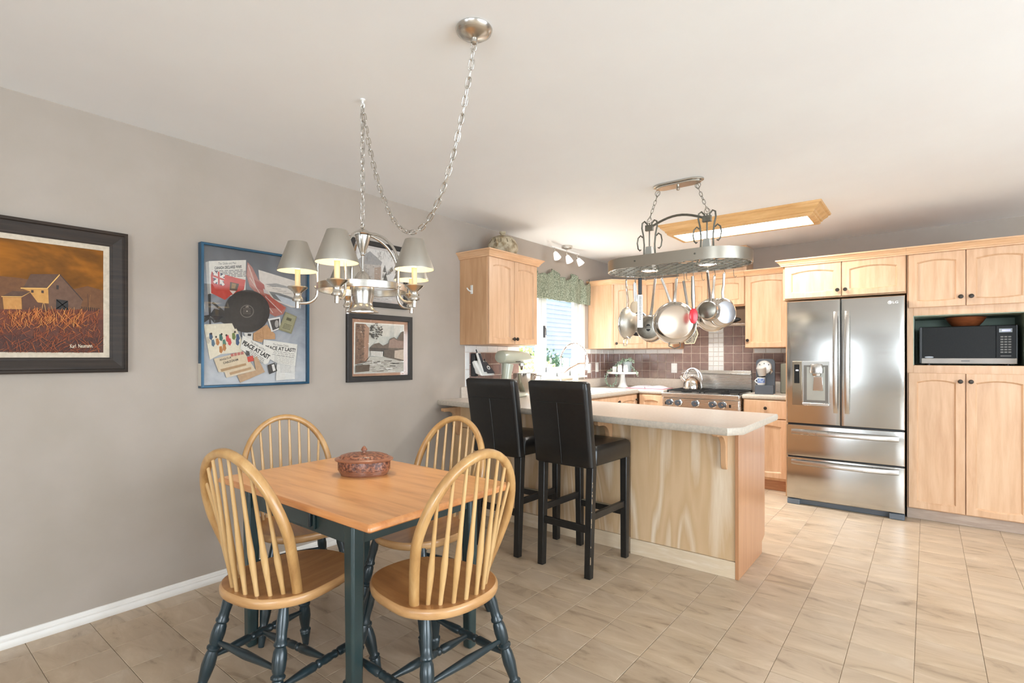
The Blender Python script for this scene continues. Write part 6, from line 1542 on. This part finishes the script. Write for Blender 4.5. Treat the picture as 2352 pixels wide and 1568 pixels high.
# ---- watermill print in a black frame
def black_frame(t, y0, y1, z0, z1, w, mat_c):
    m = MB(); frame_ring(m, y0, y1, z0, z1, [(0,.001),(0,.022),(.003,.025),(w-.004,.025),(w,.020),(w,.001)]); part('frame', m, M('matte_black_frame', lin(40,37,35), .45, 0, lin(34,31,29), 20.0), t, sharp=25)
    m = MB(); m.box(.001, y0+w-.003, z0+w-.003, .012, y1-w+.003, z1-w+.003); part('mat_board', m, mat_c, t)
    m = MB(); m.box(.0165, y0+w, z0+w, .0172, y1-w, z1-w); part('glazing', m, T['glass'], t)
y0, y1, z0, z1 = 2.121, 2.702, 1.093, 1.577
f2 = thing('framed_print', 'watercolour print of a river mill in a black frame with tan mat', 'picture', (0, 2.41, 1.093))
black_frame(f2, y0, y1, z0, z1, .040, M('tan_mat_board', lin(176,132,104), .7, 0, lin(168,124,96), 30.0))
pr = Print(.0121, 620, 500, .25510)
pr.poly([(758,938),(1208,962),(1204,1390),(752,1406)], (234,228,216)); pr.poly([(768,950),(1200,972),(1196,1382),(762,1396)], (206,202,190))
pr.poly([(770,950),(860,955),(890,990),(880,1290),(845,1305),(765,1320)], (128,98,78)); pr.poly([(850,955),(895,990),(882,1285),(846,1300)], (172,132,108))
rg2 = random.Random(6)
for k in range(90): x = rg2.uniform(775,845); y = rg2.uniform(960,1300); pr.line((x,y),(x+rg2.uniform(6,20),y+rg2.uniform(-3,3)),rg2.uniform(4,9),rg2.choice([(96,72,56),(150,116,92),(112,84,66),(84,64,50)]),1 if k%10==0 else 0)
for k in range(70): a = rg2.uniform(0,6.28); r = rg2.uniform(0,1)**.5; x = 950+60*r*math.cos(a); y = 1020+70*r*math.sin(a); pr.ell(x, y, rg2.uniform(4,11), rg2.uniform(4,9), rg2.choice([(88,82,74),(112,104,94),(70,66,60)]), 7)
pr.poly([(895,1170),(930,1135),(975,1125),(1010,1150),(1060,1130),(1075,1090),(1110,1075),(1140,1095),(1175,1030),(1198,1020),(1197,1200),(1120,1190),(900,1185)], (112,98,86)); pr.poly([(1070,1100),(1110,1085),(1140,1105),(1196,1110),(1196,1175),(1060,1170)], (148,124,110))
pr.poly([(892,1168),(1060,1176),(1058,1205),(892,1198)], (84,76,68)); pr.poly([(900,1200),(1010,1205),(1005,1250),(900,1245)], (216,210,200))
for k in range(7): pr.line((912+k*14,1203),(910+k*14,1246),5,(150,140,128),1 if k==0 else 0)
pr.poly([(1020,1190),(1196,1180),(1196,1290),(1060,1275),(1015,1240)], (104,92,80)); pr.poly([(1115,1195),(1196,1185),(1196,1280),(1112,1260)], (186,168,150))
pr.poly([(890,1250),(1010,1250),(1120,1275),(1196,1300),(1196,1384),(762,1396),(770,1330),(850,1305)], (178,172,160))
for k in range(70): x = rg2.uniform(775,1150); y = rg2.uniform(1285,1385); pr.line((x,y),(min(x+rg2.uniform(20,70),1190),y+rg2.uniform(-7,5)),rg2.uniform(3,9),rg2.choice([(96,90,82),(128,120,108),(210,206,198),(150,142,130)]),1 if k%10==0 else 0)
pr.poly([(765,1330),(890,1320),(885,1380),(764,1392)], (92,78,64))
pr.done(f2)
# ---- stone mill sketch above it
y0, y1, z0, z1 = 2.153, 2.655, 1.632, 2.103
f3 = thing('framed_print', 'grey winter sketch of a stone mill in a black frame behind the chandelier', 'picture', (0, 2.4, 1.632))
black_frame(f3, y0, y1, z0, z1, .036, M('cool_grey_mat', lin(196,186,180), .7, 0, lin(188,178,172), 30.0))
pr = Print(.0121, 620, 500, .25510, (y0+.05, y1-.05, z0+.05, z1-.05))
pr.poly([(760,250),(1200,330),(1200,780),(760,730)], (214,210,204)); pr.poly([(770,390),(1000,420),(1000,620),(770,600)], (176,168,160)); pr.poly([(940,450),(1000,440),(995,600),(940,590)], (160,140,124)); pr.poly([(770,380),(900,300),(1010,400),(1000,430),(770,405)], (150,148,146))
for k in range(60): x = rg2.uniform(850,1180); y = rg2.uniform(310,400); pr.line((x,y),(x+rg2.uniform(-12,12),y-rg2.uniform(10,40)),3,rg2.choice([(150,146,140),(120,116,110)]),1 if k%15==0 else 0)
for k in range(26): x = rg2.uniform(1010,1170); y = rg2.uniform(440,560); pr.poly([(x-10,y+20),(x,y-24),(x+10,y+20)], rg2.choice([(104,102,96),(128,126,120),(88,86,82)]), 1 if k%8==0 else 0)
for k in range(40): x = rg2.uniform(775,980); y = rg2.uniform(420,600); pr.line((x,y),(x+rg2.uniform(8,24),y+3),4,rg2.choice([(140,132,124),(196,190,182),(120,112,104)]),1 if k%10==0 else 0)
pr.poly([(770,620),(1200,660),(1200,780),(770,730)], (196,190,184))
for k in range(30): x = rg2.uniform(780,1100); y = rg2.uniform(640,740); pr.line((x,y),(x+rg2.uniform(20,60),y+3),5,rg2.choice([(150,146,142),(222,220,216)]),1 if k%10==0 else 0)
pr.done(f3)
for m_ in bpy.data.materials: m_.use_backface_culling = False
